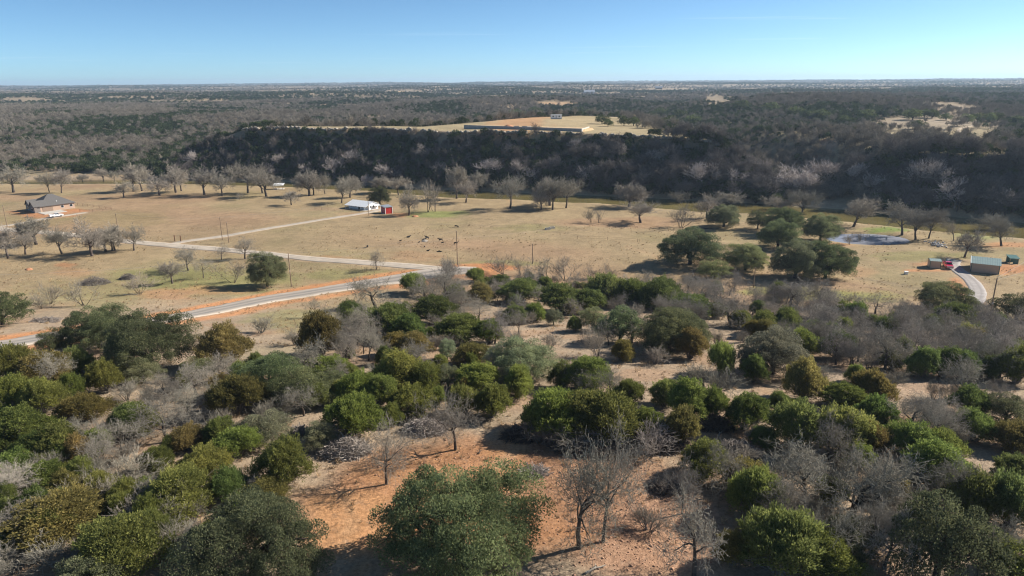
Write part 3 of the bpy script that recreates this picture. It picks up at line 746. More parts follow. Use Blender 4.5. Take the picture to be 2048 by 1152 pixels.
def live_oak(seed, R=5.0, Hh=6.5, clumps=90, per=150, L=0.24, W=0.13, cr=1.0, low=-0.25, flat=0.62):
    rng = np.random.default_rng(seed)
    n = clumps * 9
    u = unit(rng, n); u = u[u[:, 2] > low]
    # evenly spread outer clumps, some inner
    sel = []; pts = []
    env = 1 + 0.16 * np.sin(np.arctan2(u[:, 1], u[:, 0]) * 3 + seed) + 0.10 * np.sin(np.arctan2(u[:, 1], u[:, 0]) * 7 + 2 * seed)
    fr = np.where(rng.uniform(0, 1, len(u)) < 0.78, rng.uniform(0.80, 1.0, len(u)), rng.uniform(0.4, 0.8, len(u)))
    P = u * (fr * env)[:, None] * np.array([R - cr * 0.6, R - cr * 0.6, Hh * flat - cr * 0.5]); P[:, 2] += Hh * (1 - flat)
    for i in range(len(P)):
        if P[i, 2] < Hh * 0.12: continue
        if all(np.sum((P[i] - q) ** 2) > (cr * 1.12) ** 2 for q in pts): pts.append(P[i])
        if len(pts) >= clumps: break
    pts = np.array(pts); m = len(pts)
    rs = cr * rng.uniform(0.6, 1.2, m)
    k = np.repeat(np.arange(m), per)
    uu = unit(rng, len(k)); uu[:, 2] = np.where((uu[:, 2] < 0) & (rng.uniform(0, 1, len(k)) < 0.55), -uu[:, 2], uu[:, 2])
    PP = pts[k] + uu * (rs[k] * (1.05 - 0.6 * rng.uniform(0, 1, len(k)) ** 1.6))[:, None] * np.array([1.1, 1.1, 0.72])
    PP[:, 2] = np.maximum(PP[:, 2], 0.3)
    D = uu * 0.6 + rng.normal(size=PP.shape) * 0.55 + np.array([0, 0, 0.25])
    V, Q = cards(PP, D, L * rng.uniform(0.6, 1.4, len(k)), W * rng.uniform(0.7, 1.3, len(k)), rng)
    ct = rng.normal(size=m) * 0.13
    tint = np.clip(0.5 + ct[k] + rng.normal(size=len(k)) * 0.2, 0, 1)
    # trunk, limbs and branches
    S = []; fork = np.array([0, 0, Hh * 0.20])
    S.append((np.array([0, 0, -0.3]), fork, R * 0.075, R * 0.065, 0))
    nl = max(6, m // 9); limb = pts[rng.choice(m, nl, replace=False)]
    nodes = []
    for t in limb:
        a = fork; v = t * 0.85 - fork
        for q in range(4):
            b = fork + v * (q + 1) / 4 + rng.normal(size=3) * 0.16 * R / 4 * (q < 3); b[2] += 0.10 * Hh * math.sin((q + 1) / 4 * math.pi)
            S.append((a, b, R * 0.045 * (1 - q * 0.2), R * 0.045 * (1 - (q + 1) * 0.2) + 0.01, 0)); a = b; nodes.append(b)
    nodes = np.array(nodes)
    for c in pts:
        j = np.argmin(np.sum((nodes - c) ** 2, 1)); S.append((nodes[j], c, 0.045, 0.02, 0))
        for q in range(4): S.append((c * 0.8 + nodes[j] * 0.2, c + unit(rng, 1)[0] * cr * 0.8, 0.022, 0.01, 0))
    P0 = np.array([s[0] for s in S]); P1 = np.array([s[1] for s in S]); R0 = np.array([s[2] for s in S]); R1 = np.array([s[3] for s in S])
    tv, tq = tubes(P0, P1, R0, R1, 5)
    return proto('live_oak_%d' % seed, (tv, tq, np.repeat(rng.uniform(0, 1, len(S)), 5), BARK), (V, Q, tint, LEAF))

JUN = [juniper(s, 2.5, h, 23000, lb, narrow=nr) for s, h, lb, nr in ((1, 4.2, 18, 1.0), (2, 3.9, 15, 1.0), (3, 4.6, 13, 0.85), (4, 3.7, 20, 1.05), (5, 4.3, 16, 0.95))]
JUN_LOW = [juniper(11, 2.5, 3.8, 2600, 9, L=0.5, W=0.2), juniper(12, 2.4, 4.4, 2600, 8, L=0.5, W=0.2)]
OAK = [live_oak(21, 5, 6.5, 62, 400, L=0.19, W=0.13, cr=1.15), live_oak(22, 5, 6.0, 66, 400, L=0.19, W=0.13, cr=1.1), live_oak(23, 5, 7.0, 60, 400, L=0.19, W=0.13, cr=1.2)]
OAK_BIG = [live_oak(31, 8, 8.6, 120, 760, L=0.19, W=0.125, cr=1.4, low=-0.32), live_oak(32, 7, 8.0, 100, 680, L=0.19, W=0.125, cr=1.35, low=-0.4)]
OAK_LOW = [live_oak(41, 5, 6.5, 48, 55, L=0.55, W=0.32, cr=1.35), live_oak(42, 5, 6.0, 52, 55, L=0.55, W=0.32, cr=1.35)]
BARE = [bare_tree(s, 8.0, tr, kids=k, spread=sp, top=5, minr=0.012, up=0.07, wig=0.28) for s, tr, k, sp in ((101, 0.42, (7, 5, 4, 4, 3), 0.95), (102, 0.36, (8, 5, 4, 4, 3), 1.0), (103, 0.46, (7, 5, 4, 4, 3), 0.9), (104, 0.34, (7, 5, 5, 4, 3), 1.05), (105, 0.30, (6, 6, 4, 4, 3), 1.15), (106, 0.5, (6, 5, 4, 4, 3), 0.85))]
PECAN = [bare_tree(s, 14.0, tr, rad=0.30, kids=(7, 5, 5, 4, 3), spread=sp, up=0.08, wig=0.18, top=5, start=0.5, minr=0.024, ratio=0.68) for s, tr, sp in ((201, 0.24, 0.8), (202, 0.22, 0.9), (203, 0.26, 0.7), (204, 0.20, 0.95), (205, 0.30, 0.6), (206, 0.17, 1.0), (207, 0.27, 0.82))]
SYC = [bare_tree(s, 13.0, 0.34, rad=0.24, kids=(8, 6, 5, 3), spread=0.75, up=0.12, wig=0.22, top=4, start=0.3, minr=0.035, ratio=0.66) for s in (301, 302, 303)]
BUSH = [bare_bush(401, 3.2, 10, 0.5), bare_bush(402, 2.6, 12, 0.75), bare_bush(403, 3.6, 8, 0.42)]
MESQ = [bare_bush(411, 5.0, 5, 0.55, minr=0.014), bare_bush(412, 4.6, 6, 0.75, minr=0.014)]

_nuse = {}
def place_tree(name, pr, loc, w, h, rz, leafc, barkc, label, cat, group, tilt=0.0, aniso=0.16):
    e = link(name, None); e.empty_display_size = 0.3
    sx = w / pr['w']; sz = h / pr['h']
    e.location = loc; e.rotation_euler = (tilt, 0, rz); e.scale = (sx, sx * (1 - aniso / 2 + aniso * ((_nuse.get(name, 0) * 7) % 10) / 10), sz)
    _nuse[name] = _nuse.get(name, 0) + 1
    t = link('trunk', pr['trunk'], e); c = link('crown', pr['crown'], e)
    t.color = (*barkc, 1); c.color = (*leafc, 1)
    return tag(e, label, cat, group)

GREY_BARK = (0.115, 0.098, 0.085); DARK_BARK = (0.07, 0.058, 0.05)
J_COLS = {'g': (0.180, 0.222, 0.066), 'd': (0.145, 0.186, 0.064), 'y': (0.205, 0.232, 0.072), 'o': (0.215, 0.195, 0.074)}
J_WORDS = {'g': 'green', 'd': 'dark green', 'y': 'yellow-green', 'o': 'bronze-tinged olive'}
L_COL = (0.176, 0.205, 0.110); P_COL = (0.255, 0.285, 0.185)
TW_COL = (0.295, 0.272, 0.225); TW_DARK = (0.285, 0.262, 0.228)

def survey_marks(rows): return [(ground_px(a, b)[:2], t) for a, b, t in rows]
MARKS = survey_marks([(925, 1080, 'near the huge spreading live oak'), (1185, 1090, 'near the pair of tall leafless oaks'), (690, 900, 'by the long pale limb pile'), (1150, 860, 'at the broad juniper thicket above the clearing'), (1470, 920, 'by the grey brush pile on the stony slope'),
    (1389, 1140, 'near the pale forked dead oak'), (1650, 1030, 'around the broad bare oaks on the slope'), (1870, 1130, 'around the big dark live oak'), (515, 1130, 'around the live oak at the foot of the slope'), (1545, 750, 'by the big silvery live oak'), (1045, 770, 'by the silvery oak with bare limbs'),
    (1742, 800, 'at the bronze juniper in the sandy gap'), (1700, 890, 'in the juniper clump above the bare oaks'), (1870, 940, 'in the juniper clump beside the sandy gully'), (2000, 860, 'by the bluish live oak'), (1885, 630, 'by the live oak at the curved driveway'), (1976, 660, 'near the tall weathered pole'), (1620, 610, 'below the paired pasture live oaks'),
    (1090, 560, 'behind the pasture-edge mesquites'), (900, 560, 'near the road junction'), (250, 730, 'by the twin live oaks at the road'), (448, 735, 'by the bronze juniper on the grass edge'), (640, 710, 'by the lone bronze juniper in the grass'), (335, 870, 'by the tangle of pale bare limbs'), (540, 800, 'in the grey-green oak clump'),
    (60, 780, 'in the yellow-green thicket below the road'), (40, 1000, 'in the pale bare thicket'), (255, 1100, 'by the broadest yellow-green juniper'), (150, 900, 'in the mixed brush above the pale thicket'), (360, 1000, 'in the junipers beside the red clearing'), (1360, 690, 'by the grey-green oak with a bronze juniper'), (1240, 690, 'in the oak and bare tree clump'), (1830, 710, 'in the bare grey thicket under the pole'),
    (1200, 605, 'along the dark juniper belt'), (1450, 620, 'in the bare thicket below the round live oaks'), (820, 680, 'in the dark clump around the bronze juniper'), (800, 780, 'in the yellow-green rows above the limb pile'), (1400, 840, 'in the junipers beside the dark brush pile'), (970, 660, 'by the bare oak in the small sandy gap')])
FIELD_MARKS = survey_marks([(85, 420, 'near the brick house'), (720, 412, 'near the white barn'), (553, 375, 'by the white river shelter'), (1740, 478, 'by the pond'), (1100, 457, 'beyond the concrete troughs'), (1975, 535, 'near the green-roofed barn'), (535, 577, 'near the roadside live oak'), (190, 575, 'near the large brush pile'), (215, 500, 'along the gravel road'), (450, 500, 'by the two driveway poles'), (1600, 560, 'with the big pasture live oaks'), (1250, 430, 'on the bank before the ravine'), (1450, 440, 'by the fallen trunk'), (300, 385, 'on the bank beyond the brick house'), (930, 395, 'on the bank below the bluff'), (1840, 475, 'on the bank past the pond'), (820, 428, 'beside the red shed'), (30, 390, 'on the sandy river bend'), (10, 640, 'by the paved road'), (1400, 530, 'with the low round live oaks')])
BLUFF_MARKS = survey_marks([(420, 340, 'at the valley end of the bluff'), (560, 330, 'below the bare grassy rim'), (700, 330, 'behind the white barn'), (850, 330, 'short of the retaining wall'), (980, 330, 'under the middle of the retaining wall'), (1120, 330, 'under the pale end of the retaining wall'), (1250, 330, 'under the plateau live oaks'), (1390, 340, 'at the nose of the plateau'), (1520, 350, 'beside the ravine mouth'), (1650, 360, 'across the ravine mouth'), (1780, 370, 'behind the pond'), (1900, 380, 'below the silver tank'), (2020, 390, 'past the silver tank')])
def near(p, marks): return min(marks, key=lambda m: (m[0][0] - p[0]) ** 2 + (m[0][1] - p[1]) ** 2)[1]
def zone(p):
    y = p[1] + 0.05 * p[0]
    if y < 92: return 'around the red clay clearing'
    if y < 135: return 'in the thick of the brush above the clearing'
    return 'on the far edge of the brush towards the pasture'
def size_word(w): return 'small' if w < 2.6 else ('smallish' if w < 3.7 else ('mid-sized' if w < 5.2 else ('broad' if w < 7.5 else 'very broad')))
RN = random.Random(7)
FOOT = []      # (x, y, r) of everything planted, for the infill
def plant(kind, px, py, w, h, tone='g', label=None):
    d0 = ray(px, py); dep = math.asin(-d0[2])
    back = {'J': 0.30, 'L': 0.24, 'P': 0.28, 'S': 0.10}.get(kind, 0.0)
    if kind == 'L' and py > 1140: back = 0.05
    p = ground_px(px, py - back * w * math.sin(dep)); m = mpp(p)
    W = w * m
    hh = (h - back * w * math.sin(dep) * 0.9) * m / math.cos(dep)
    if kind in 'JPL': hh = max(hh - 0.16 * W * math.sin(dep), 0.5 * W)
    if kind == 'J': hh = min(hh, 1.08 * W)
    rz = RN.uniform(0, 6.28); z = near(p, MARKS)
    loc = (p[0], p[1], p[2] - 0.05)
    FOOT.append((p[0], p[1], W / 2))
    jit = [RN.uniform(0.86, 1.14) for _ in range(3)]
    hue = 0.5 if kind in 'JLP' else 0.12
    mul = lambda c: tuple(a * ((1 - hue) * jit[0] + hue * b) for a, b in zip(c, jit))
    if kind == 'J':
        return place_tree('juniper_tree', JUN[RN.randrange(5)], loc, W * 0.98, hh * 1.12, rz, mul(J_COLS[tone]), (0.20, 0.18, 0.155),
                          label or '%s %s mounded juniper %s' % (size_word(W), J_WORDS[tone], z), 'juniper', 'junipers in the foreground brush', aniso=0.5)
    if kind in 'LP':
        if W > 12: pr = OAK_BIG[0]
        elif W > 9.5 and py > 700: pr = OAK_BIG[1]
        else: pr = OAK[RN.randrange(3)]
        c = L_COL if kind == 'L' else P_COL
        if tone == 'd': c = tuple(a * 0.62 for a in c)
        where = z if p[1] < 175 else near(p, FIELD_MARKS)
        return place_tree('live_oak_tree', pr, loc, W * (0.86 if p[1] > 175 else 0.95), hh * 1.06, rz, mul(c), DARK_BARK,
                          label or '%s %s round-crowned live oak %s' % (size_word(W), 'silvery green' if kind == 'P' else 'grey-green', where), 'live oak', 'live oaks')
    if kind == 'B':
        c = TW_COL if tone != 'd' else TW_DARK
        return place_tree('bare_oak_tree', BARE[RN.randrange(6)], loc, W, max(hh, 0.55 * W), rz, mul(c), mul((0.105, 0.088, 0.074)),
                          label or '%s leafless %s twiggy oak %s' % (size_word(W), 'grey' if tone != 'd' else 'dark brown', z), 'bare oak', 'leafless oaks in the brush')
    if kind == 'S':
        pr = BUSH[RN.randrange(3)]
        return place_tree('bare_shrub', pr, loc, W, max(hh, 0.5 * W), rz, mul(TW_COL if tone != 'd' else TW_DARK), mul((0.16, 0.14, 0.125)),
                          label or '%s leafless %s shrub %s' % (size_word(W + 1), 'grey' if tone != 'd' else 'dark', z), 'shrub', 'leafless shrubs in the brush')
    if kind == 'T':   # open-grown pasture trees
        pr = PECAN[RN.randrange(7)] if W > 7 else BARE[RN.randrange(6)]
        where = near(p, FIELD_MARKS)
        return place_tree('pecan_tree', pr, loc, W * 0.98, max(hh, 0.6 * W), rz, mul((0.315, 0.288, 0.240)), mul((0.115, 0.095, 0.082)),
                          label or '%s leafless spreading pecan %s' % ('large' if W > 11 else ('young' if W < 6.5 else 'mid-sized'), where), 'pecan', 'leafless pecans in the pasture')
    if kind == 'M':
        return place_tree('mesquite_tree', MESQ[RN.randrange(2)], loc, W, max(hh, 0.5 * W), rz, mul((0.30, 0.268, 0.220)), mul((0.11, 0.09, 0.075)),
                          label or 'leafless multi-stemmed mesquite %s' % (near(p, FIELD_MARKS) if p[1] > 190 or px < 800 else near(p, MARKS)), 'mesquite', 'leafless mesquites')

# survey of the photo: kind, x, foot y, crown width, height (photo px), tone
SURVEY = []
def sv(text):
    for row in text.strip().split(';'):
        t = row.split()
        if len(t) >= 5: SURVEY.append((t[0], *map(float, t[1:5]), t[5] if len(t) > 5 else 'g'))
# slope down to the paved road and the left brush
sv("""L 200 706 130 88; L 106 713 54 54; L 300 752 175 122; B 240 742 70 62 d; J 448 742 102 84 o; J 160 752 52 56 d; J 214 792 62 66 y; L 290 772 72 50; L 396 762 72 46; B 395 794 78 72;
J 28 774 95 78 y; J 88 778 82 70 o; J 18 832 92 74 y; J 88 834 86 72 y; J 40 898 112 72 g; J 122 932 106 74 y; J 172 851 94 62 o; B 200 902 80 70; B 244 912 84 74; B 168 892 62 58; B 335 884 130 84;
B 330 810 76 60; S 255 802 44 42; S 300 812 40 40; J 475 840 102 82 o; L 540 802 150 92; L 604 822 112 86; P 535 894 104 56; S 456 878 64 52; J 650 771 84 52 g; J 640 722 82 90 o; S 590 692 38 34; S 622 728 42 30; B 686 722 48 62;
S 523 667 48 32; B 631 636 36 46; J 475 926 96 64 g; J 378 906 62 52 o; J 418 962 88 62 y; J 567 983 104 94 y; P 640 904 64 62; J 45 962 92 48 g; B 30 1000 96 76; J 85 992 76 62 g; B 42 1080 100 84; J 112 1040 66 58 d; J 20 1060 70 60 y;
J 203 1004 68 58 y; J 150 1002 34 42 g; S 260 976 92 60; J 360 1056 152 106 y; J 130 1092 152 82 o; J 255 1160 172 118 y; J 250 1050 68 62 g; L 515 1172 285 160; L 175 1205 124 80; S 125 1142 96 64; S 375 1092 66 44; J 530 1022 84 48 o; S 500 992 54 42;
J 20 1120 80 60 d; S 30 1150 90 60; S 310 1010 60 44; S 420 1010 50 36; J 690 800 60 40 y; S 560 860 40 30; J 130 800 60 50 o""")
# centre
sv("""J 705 881 102 84 g; J 783 856 44 44 g; J 830 840 98 62 y; J 985 841 60 66 g; J 930 836 62 60 y; J 1110 882 122 92 g; J 1192 888 122 98 y; J 1080 876 74 62 d; J 1240 872 60 76 y; J 1290 882 74 62 g; S 1308 908 90 54 d; S 1150 892 100 44 d; S 1080 890 70 40 d;
S 1298 1064 54 46; J 1328 819 58 54 g; J 1375 852 78 84 g; J 1425 847 58 68 g; J 1490 867 68 74 g; J 1365 894 62 74 o; J 1555 829 44 44 d; J 1583 826 27 27 g; J 1605 807 74 80 o; J 1407 966 90 78 y;
J 826 593 62 44 g; S 900 557 48 38 d; J 950 566 32 28 g; B 752 616 80 68; B 890 612 92 62; B 908 592 76 52; B 850 616 74 62; B 958 647 84 54; J 870 656 84 58 d; J 700 646 48 42 d; B 715 692 70 68; B 738 722 56 68; B 690 732 52 72; J 775 682 94 68 d; J 815 692 64 58 d;
J 828 723 64 54 o; J 920 691 78 58 d; B 925 676 60 46; J 980 691 50 47 g; P 895 723 36 46; J 965 613 54 44 o; J 1040 613 84 50 d; L 1024 613 28 27; M 1008 549 60 40; M 1042 549 44 37; M 1098 563 58 48; M 1132 562 70 48; M 1215 557 38 32; M 1290 572 38 32; M 1180 556 34 28; M 1330 575 36 30;
J 1030 651 44 37 d; J 1070 646 44 37 g; P 1107 653 34 36; J 1122 633 90 60 d; J 1172 631 64 48 d; J 1212 616 84 62 d; J 1262 621 84 58 d; J 1322 626 80 64 d; J 1148 666 28 31 g; L 1185 666 64 52; L 1240 692 94 78; B 1262 686 84 62; L 1338 716 116 92 d; J 1246 726 47 43 o; S 1195 716 54 62;
P 1045 776 134 94; B 1022 764 78 56; J 1038 801 70 64 g; J 955 791 74 58 g; J 800 786 84 78 y; J 850 791 74 62 y; L 896 781 60 52; J 945 736 64 47 o; L 670 790 62 48; J 720 811 78 62 g; J 762 817 64 62 y; J 1176 789 78 68 g; J 1122 781 48 52 d; B 1225 802 60 64; J 1256 816 58 52 g; S 1310 730 40 36; S 1100 700 36 34; S 990 720 40 36; S 1030 690 30 30;
B 980 600 60 44; B 1010 590 50 40 d; B 1060 580 54 40 d; B 1150 590 60 46 d; B 1240 590 60 44 d; B 1300 600 60 48 d; J 1090 590 40 34 d; J 1000 580 36 28 d; B 800 640 60 50; B 780 650 50 48; J 745 660 44 40 g; S 870 700 36 30; S 660 700 34 30; S 760 760 44 34; J 880 745 36 34 g; J 910 610 40 36 d""")
# right brush
sv("""J 1525 899 54 42 d; J 1595 911 108 98 d; J 1685 913 88 92 g; J 1735 916 58 72 o; J 1710 943 68 54 g; J 1742 809 72 64 o; J 1690 826 78 52 g; J 1755 861 68 62 d; B 1812 862 88 82; J 1830 931 112 78 g; J 1880 926 78 66 g; J 1865 983 102 90 g; P 1908 893 37 39; J 1945 889 72 64 g; J 1940 836 62 57 d; L 2010 852 88 64 d; J 2020 907 84 62 o; J 2030 980 84 64 d;
J 1515 1052 114 102 g; J 1500 992 84 62 o; B 1690 1047 185 140; B 1600 1012 134 112; J 1660 1012 64 54 g; J 1785 1012 62 54 o; J 1560 1168 132 126 g; J 1640 1172 112 92 y; L 1690 1132 134 94 d; L 1870 1165 184 168 d; J 1950 1052 112 98 g; J 2020 1064 92 102 d; J 2020 1170 104 84 g; J 1465 1142 74 68 o; P 1715 1170 64 40; S 1805 976 76 62; S 2035 1012 44 52; S 1480 930 70 40; S 1770 1060 60 50; J 1820 1060 60 54 d; S 1900 1010 50 44; B 1980 1000 60 56;
L 1360 702 114 84; J 1380 723 52 60 o; B 1372 602 66 54 d; B 1402 607 74 54 d; B 1442 617 76 54 d; B 1462 652 76 58 d; J 1385 642 80 48 d; J 1480 659 47 36 g; J 1530 671 52 47 g; J 1572 669 52 50 g; B 1582 613 76 54 d; B 1640 612 66 54 d; J 1556 602 42 36 d; B 1612 662 64 54 d; J 1676 642 32 44 g; J 1706 650 47 44 d; B 1750 627 72 38 d; B 1650 657 66 48 d; J 1600 721 67 62 g; B 1645 702 60 62; P 1545 762 124 100; J 1440 755 66 66 g; J 1505 769 47 54 d; J 1707 769 37 39 g; J 1675 723 64 57 d; B 1715 723 84 78 d; B 1770 723 58 54 d; J 1777 676 50 40 d; J 1805 726 42 47 d; B 1815 662 66 48 d; B 1850 692 84 64 d; B 1830 732 76 72 d; J 1845 761 62 62 d; J 1885 759 57 62 d; J 1925 763 52 57 d; J 1905 656 78 42 d; L 1885 626 104 50; L 2032 646 96 58 d; L 1948 626 28 27; B 1930 702 84 58 d; B 1985 692 94 62 d; B 2032 702 76 62 d; B 1960 742 84 62 d; B 2022 752 84 62 d; J 1980 763 62 52 d; J 2032 772 64 72 d; S 1782 776 58 42; S 1433 691 32 27; S 1485 686 27 22; S 1420 787 94 52; S 1865 802 28 42; S 1895 800 30 34; B 1510 610 54 44 d; B 1700 700 56 44 d; B 1880 720 60 50 d; J 1960 690 46 36 d; J 2045 730 50 44 d; S 1640 760 40 28; B 1340 610 56 44 d; J 1430 640 40 32 d; B 1540 640 50 40 d; J 1630 680 44 38 d; B 1790 700 50 44 d; J 1740 660 36 30 d; J 1860 660 40 30 d; B 1905 680 60 46 d; J 2000 720 40 36 d; B 2045 690 50 40 d""")
# pasture trees, left to right
sv("""T 17 517 52 62; T 51 509 42 46; T 73 489 54 54; T 124 508 48 54; T 185 512 66 76; T 212 503 44 46; T 224 502 40 48; T 230 501 46 52; T 268 501 44 48; T 443 519 32 34; T 490 518 38 43; T 377 541 47 46; T 345 567 48 48; T 407 556 42 43; M 467 566 56 44; M 281 589 50 46; M 100 608 46 47; M 84 617 38 42; M 170 611 66 52; L 535 578 80 70; L 6 656 100 72;
T 27 385 60 52; T 99 385 30 41; T 123 386 37 46; T 248 395 37 31; T 267 383 48 52; T 284 382 42 52; T 320 391 44 41; T 352 385 48 57; T 363 382 32 46; T 409 390 54 54; T 445 392 40 46; T 496 386 64 60; T 525 386 42 46; T 533 393 58 52; T 478 400 17 16; T 583 410 40 28; T 619 392 45 49; T 627 390 32 46; T 650 388 24 42; T 683 406 42 47; T 700 395 37 43; T 166 364 22 16; T 207 364 27 27; T 229 364 24 22; L 760 411 48 36 d;
T 766 385 37 32; T 797 390 42 36; T 818 431 37 62; M 855 424 54 62; M 870 424 40 54; T 913 397 38 64; T 932 405 42 43; T 960 387 34 42; T 1020 417 62 64; T 1082 420 42 46; T 1100 411 54 52; T 1105 420 58 62; T 1132 416 54 57; T 1258 414 58 46; T 1281 445 66 44; M 1183 445 27 31; M 1197 446 24 29; T 1358 414 37 32; M 1362 456 54 52; T 1413 436 40 49; T 1461 420 58 36; L 1447 457 72 44; T 1550 430 54 37; T 1603 434 58 50; T 1707 453 70 57; T 1804 470 58 67; T 1831 480 54 62; T 1857 477 54 62; T 1907 482 30 42; T 1929 515 54 57; T 2003 492 70 57; T 1985 470 42 42; M 1700 489 22 23; M 1722 488 24 24;
L 1555 500 84 57; L 1567 470 82 52 d; L 1515 460 44 36 d; L 1640 486 78 54; L 1380 536 132 70; L 1425 561 76 38; L 1490 546 90 57; L 1590 563 104 77; L 1650 563 112 76""")
NAMED = [
    ('L', 925, 1152, 345, 185, 'g', 'huge spreading live oak alone in the red clay clearing'),
    ('B', 911, 900, 112, 118, 'g', 'leafless round-crowned oak on a straight trunk at the top of the clearing'),
    ('B', 773, 968, 104, 122, 'g', 'leafless oak casting a long branching shadow over bare red soil'),
    ('B', 1207, 1083, 135, 222, 'g', 'tall leafless oak, taller one of the pair in the clearing'),
    ('B', 1159, 1096, 118, 186, 'g', 'gnarled leafless oak, shorter one of the pair in the clearing'),
    ('B', 1365, 1028, 88, 102, 'd', 'small crooked dark-trunked oak on the clearing beside yellow-green juniper'),
    ('B', 1388, 1154, 114, 132, 'g', 'pale forked dead oak standing on the red stony ground'),
    ('T', 753, 539, 30, 42, 'g', 'gnarled lone dead tree beside the gravel road'),
]
for t in NAMED: plant(*t[:6], label=t[6])
for t in SURVEY: plant(*t)

# smaller growth that fills the brush between the surveyed trees
def infill():
    rng = np.random.default_rng(55)
    foot = np.array(FOOT)
    nj = nb = ns = 0
    # dense thickets (photo px ellipses): x, y, rx, ry, share of evergreens, how many
    thick = [(150, 860, 200, 120, 0.62, 30), (300, 960, 230, 90, 0.62, 24), (120, 1060, 160, 80, 0.66, 18), (480, 800, 170, 60, 0.55, 24), (420, 1080, 130, 60, 0.4, 10), (800, 760, 160, 60, 0.45, 24), (880, 650, 200, 60, 0.25, 54),
             (1130, 600, 200, 45, 0.35, 34), (1300, 650, 120, 70, 0.35, 20), (1450, 620, 150, 40, 0.15, 48), (1620, 650, 150, 50, 0.18, 56), (1820, 690, 200, 60, 0.22, 88), (1980, 710, 90, 60, 0.2, 44), (1700, 880, 200, 70, 0.45, 16),
             (1960, 850, 90, 60, 0.4, 14), (1600, 1040, 170, 80, 0.4, 20), (1880, 1080, 180, 90, 0.4, 22), (1080, 770, 130, 40, 0.4, 6), (720, 680, 80, 50, 0.25, 14), (1180, 850, 160, 30, 0.3, 4)]
    for cx, cy_, rx, ry, ev, cnt in thick:
        for _ in range(cnt):
            a = rng.uniform(0, 6.283); q = math.sqrt(rng.uniform(0, 1))
            px = cx + rx * q * math.cos(a); py = cy_ + ry * q * math.sin(a)
            if not (-30 < px < 2080) or py > 1190: continue
            if ((px - 1320) / 150) ** 2 + ((py - 1060) / 110) ** 2 < 1 or ((px - 960) / 330) ** 2 + ((py - 1010) / 110) ** 2 < 1: continue
            p = ground_px(px, py); m = mpp(p)
            if np.any((foot[:, 0] - p[0]) ** 2 + (foot[:, 1] - p[1]) ** 2 < (foot[:, 2] * 0.55) ** 2): continue
            u = rng.uniform(0, 1)
            if u < ev:
                if nj > 112: continue
                W = rng.uniform(2.0, 4.2); nj += 1
                plant('J', px, py, W / m, W / m * rng.uniform(0.9, 1.1), rng.choice(list('gdyo'), p=[.4, .3, .18, .12]))
            elif u < ev + (1 - ev) * 0.5:
                if ns > 220: continue
                W = rng.uniform(1.6, 3.6); ns += 1
                plant('S', px, py, W / m, W / m * 0.95, 'd' if py < 740 and px > 1250 else 'g')
            else:
                if nb > 185: continue
                W = rng.uniform(3.6, 6.4); nb += 1
                plant('B', px, py, W / m, W / m * rng.uniform(0.9, 1.1), 'd' if py < 740 and px > 950 else 'g')
infill()

# ------------------------------------------------------------------ scattered masses (geometry nodes)
def hidden_proto(name, parts):
    """one mesh object (not in the scene) joined from (V, Q, tint, mat) parts"""
    V = []; Q = []; T = []; mi = []; k = 0
    for i, (v, q, t, m) in enumerate(parts):
        V.append(v); Q.append(q + k); T.append(t); mi.append(np.full(len(q), i)); k += len(v)
    me = mesh_np(name, np.vstack(V), np.vstack(Q), None, np.concatenate(T))
    for p in parts: me.materials.append(p[3])
    me.polygons.foreach_set('material_index', np.concatenate(mi).astype(np.int32))
    return bpy.data.objects.new(name, me)
def raw_bare(seed, mat, height=6.0, R=3.0, n=420, minr=0.045):
    """far leafless tree: trunk, limbs and a dome of twigs"""
    rng = np.random.default_rng(seed); S = []
    grow(rng, np.array([0, 0, -0.4]), np.array([0, 0, 1.0]), height * 0.42, 0.16, 0, 3, S, 0.2, (7, 6, 5), 0.72, 0.78, 0.10, 0.35, minr)
    P0 = np.array([s[0] for s in S]); P1 = np.array([s[1] for s in S]); R0 = np.array([s[2] for s in S]); R1 = np.array([s[3] for s in S])
    V, Q = tubes(P0, P1, R0, R1, 3)
    return (V, Q, np.repeat(rng.uniform(0, 1, len(S)), 3), mat)
def raw_green(seed, mat, R=2.6, Hh=4.5, n=520, L=0.75, W=0.36):
    rng = np.random.default_rng(seed)
    u = unit(rng, n); u[:, 2] = np.where(u[:, 2] < -0.35, -u[:, 2], u[:, 2])
    env = 1 + 0.2 * np.sin(np.arctan2(u[:, 1], u[:, 0]) * 3 + seed) + 0.12 * np.sin(u[:, 2] * 6 + seed)
    P = u * (env * (1.0 - 0.4 * rng.uniform(0, 1, n) ** 2))[:, None] * np.array([R, R, Hh * 0.52]); P[:, 2] += Hh * 0.48
    P[:, 2] = np.maximum(P[:, 2], 0.2)
    D = u * 0.8 + np.array([0, 0, 0.5]) + rng.normal(size=(n, 3)) * 0.5
    V, Q = cards(P, D, L * rng.uniform(0.6, 1.4, n), W * rng.uniform(0.7, 1.3, n), rng)
    return (V, Q, np.clip(0.5 + rng.normal(size=n) * 0.22, 0, 1), mat)
def stem_part(h=1.6, r=0.14):
    V, Q = tubes(np.array([[0, 0, -0.4]]), np.array([[0, 0, h]]), np.array([r]), np.array([r * 0.6]), 5)
    return (V, Q, np.full(5, 0.4), FAR_BARE)
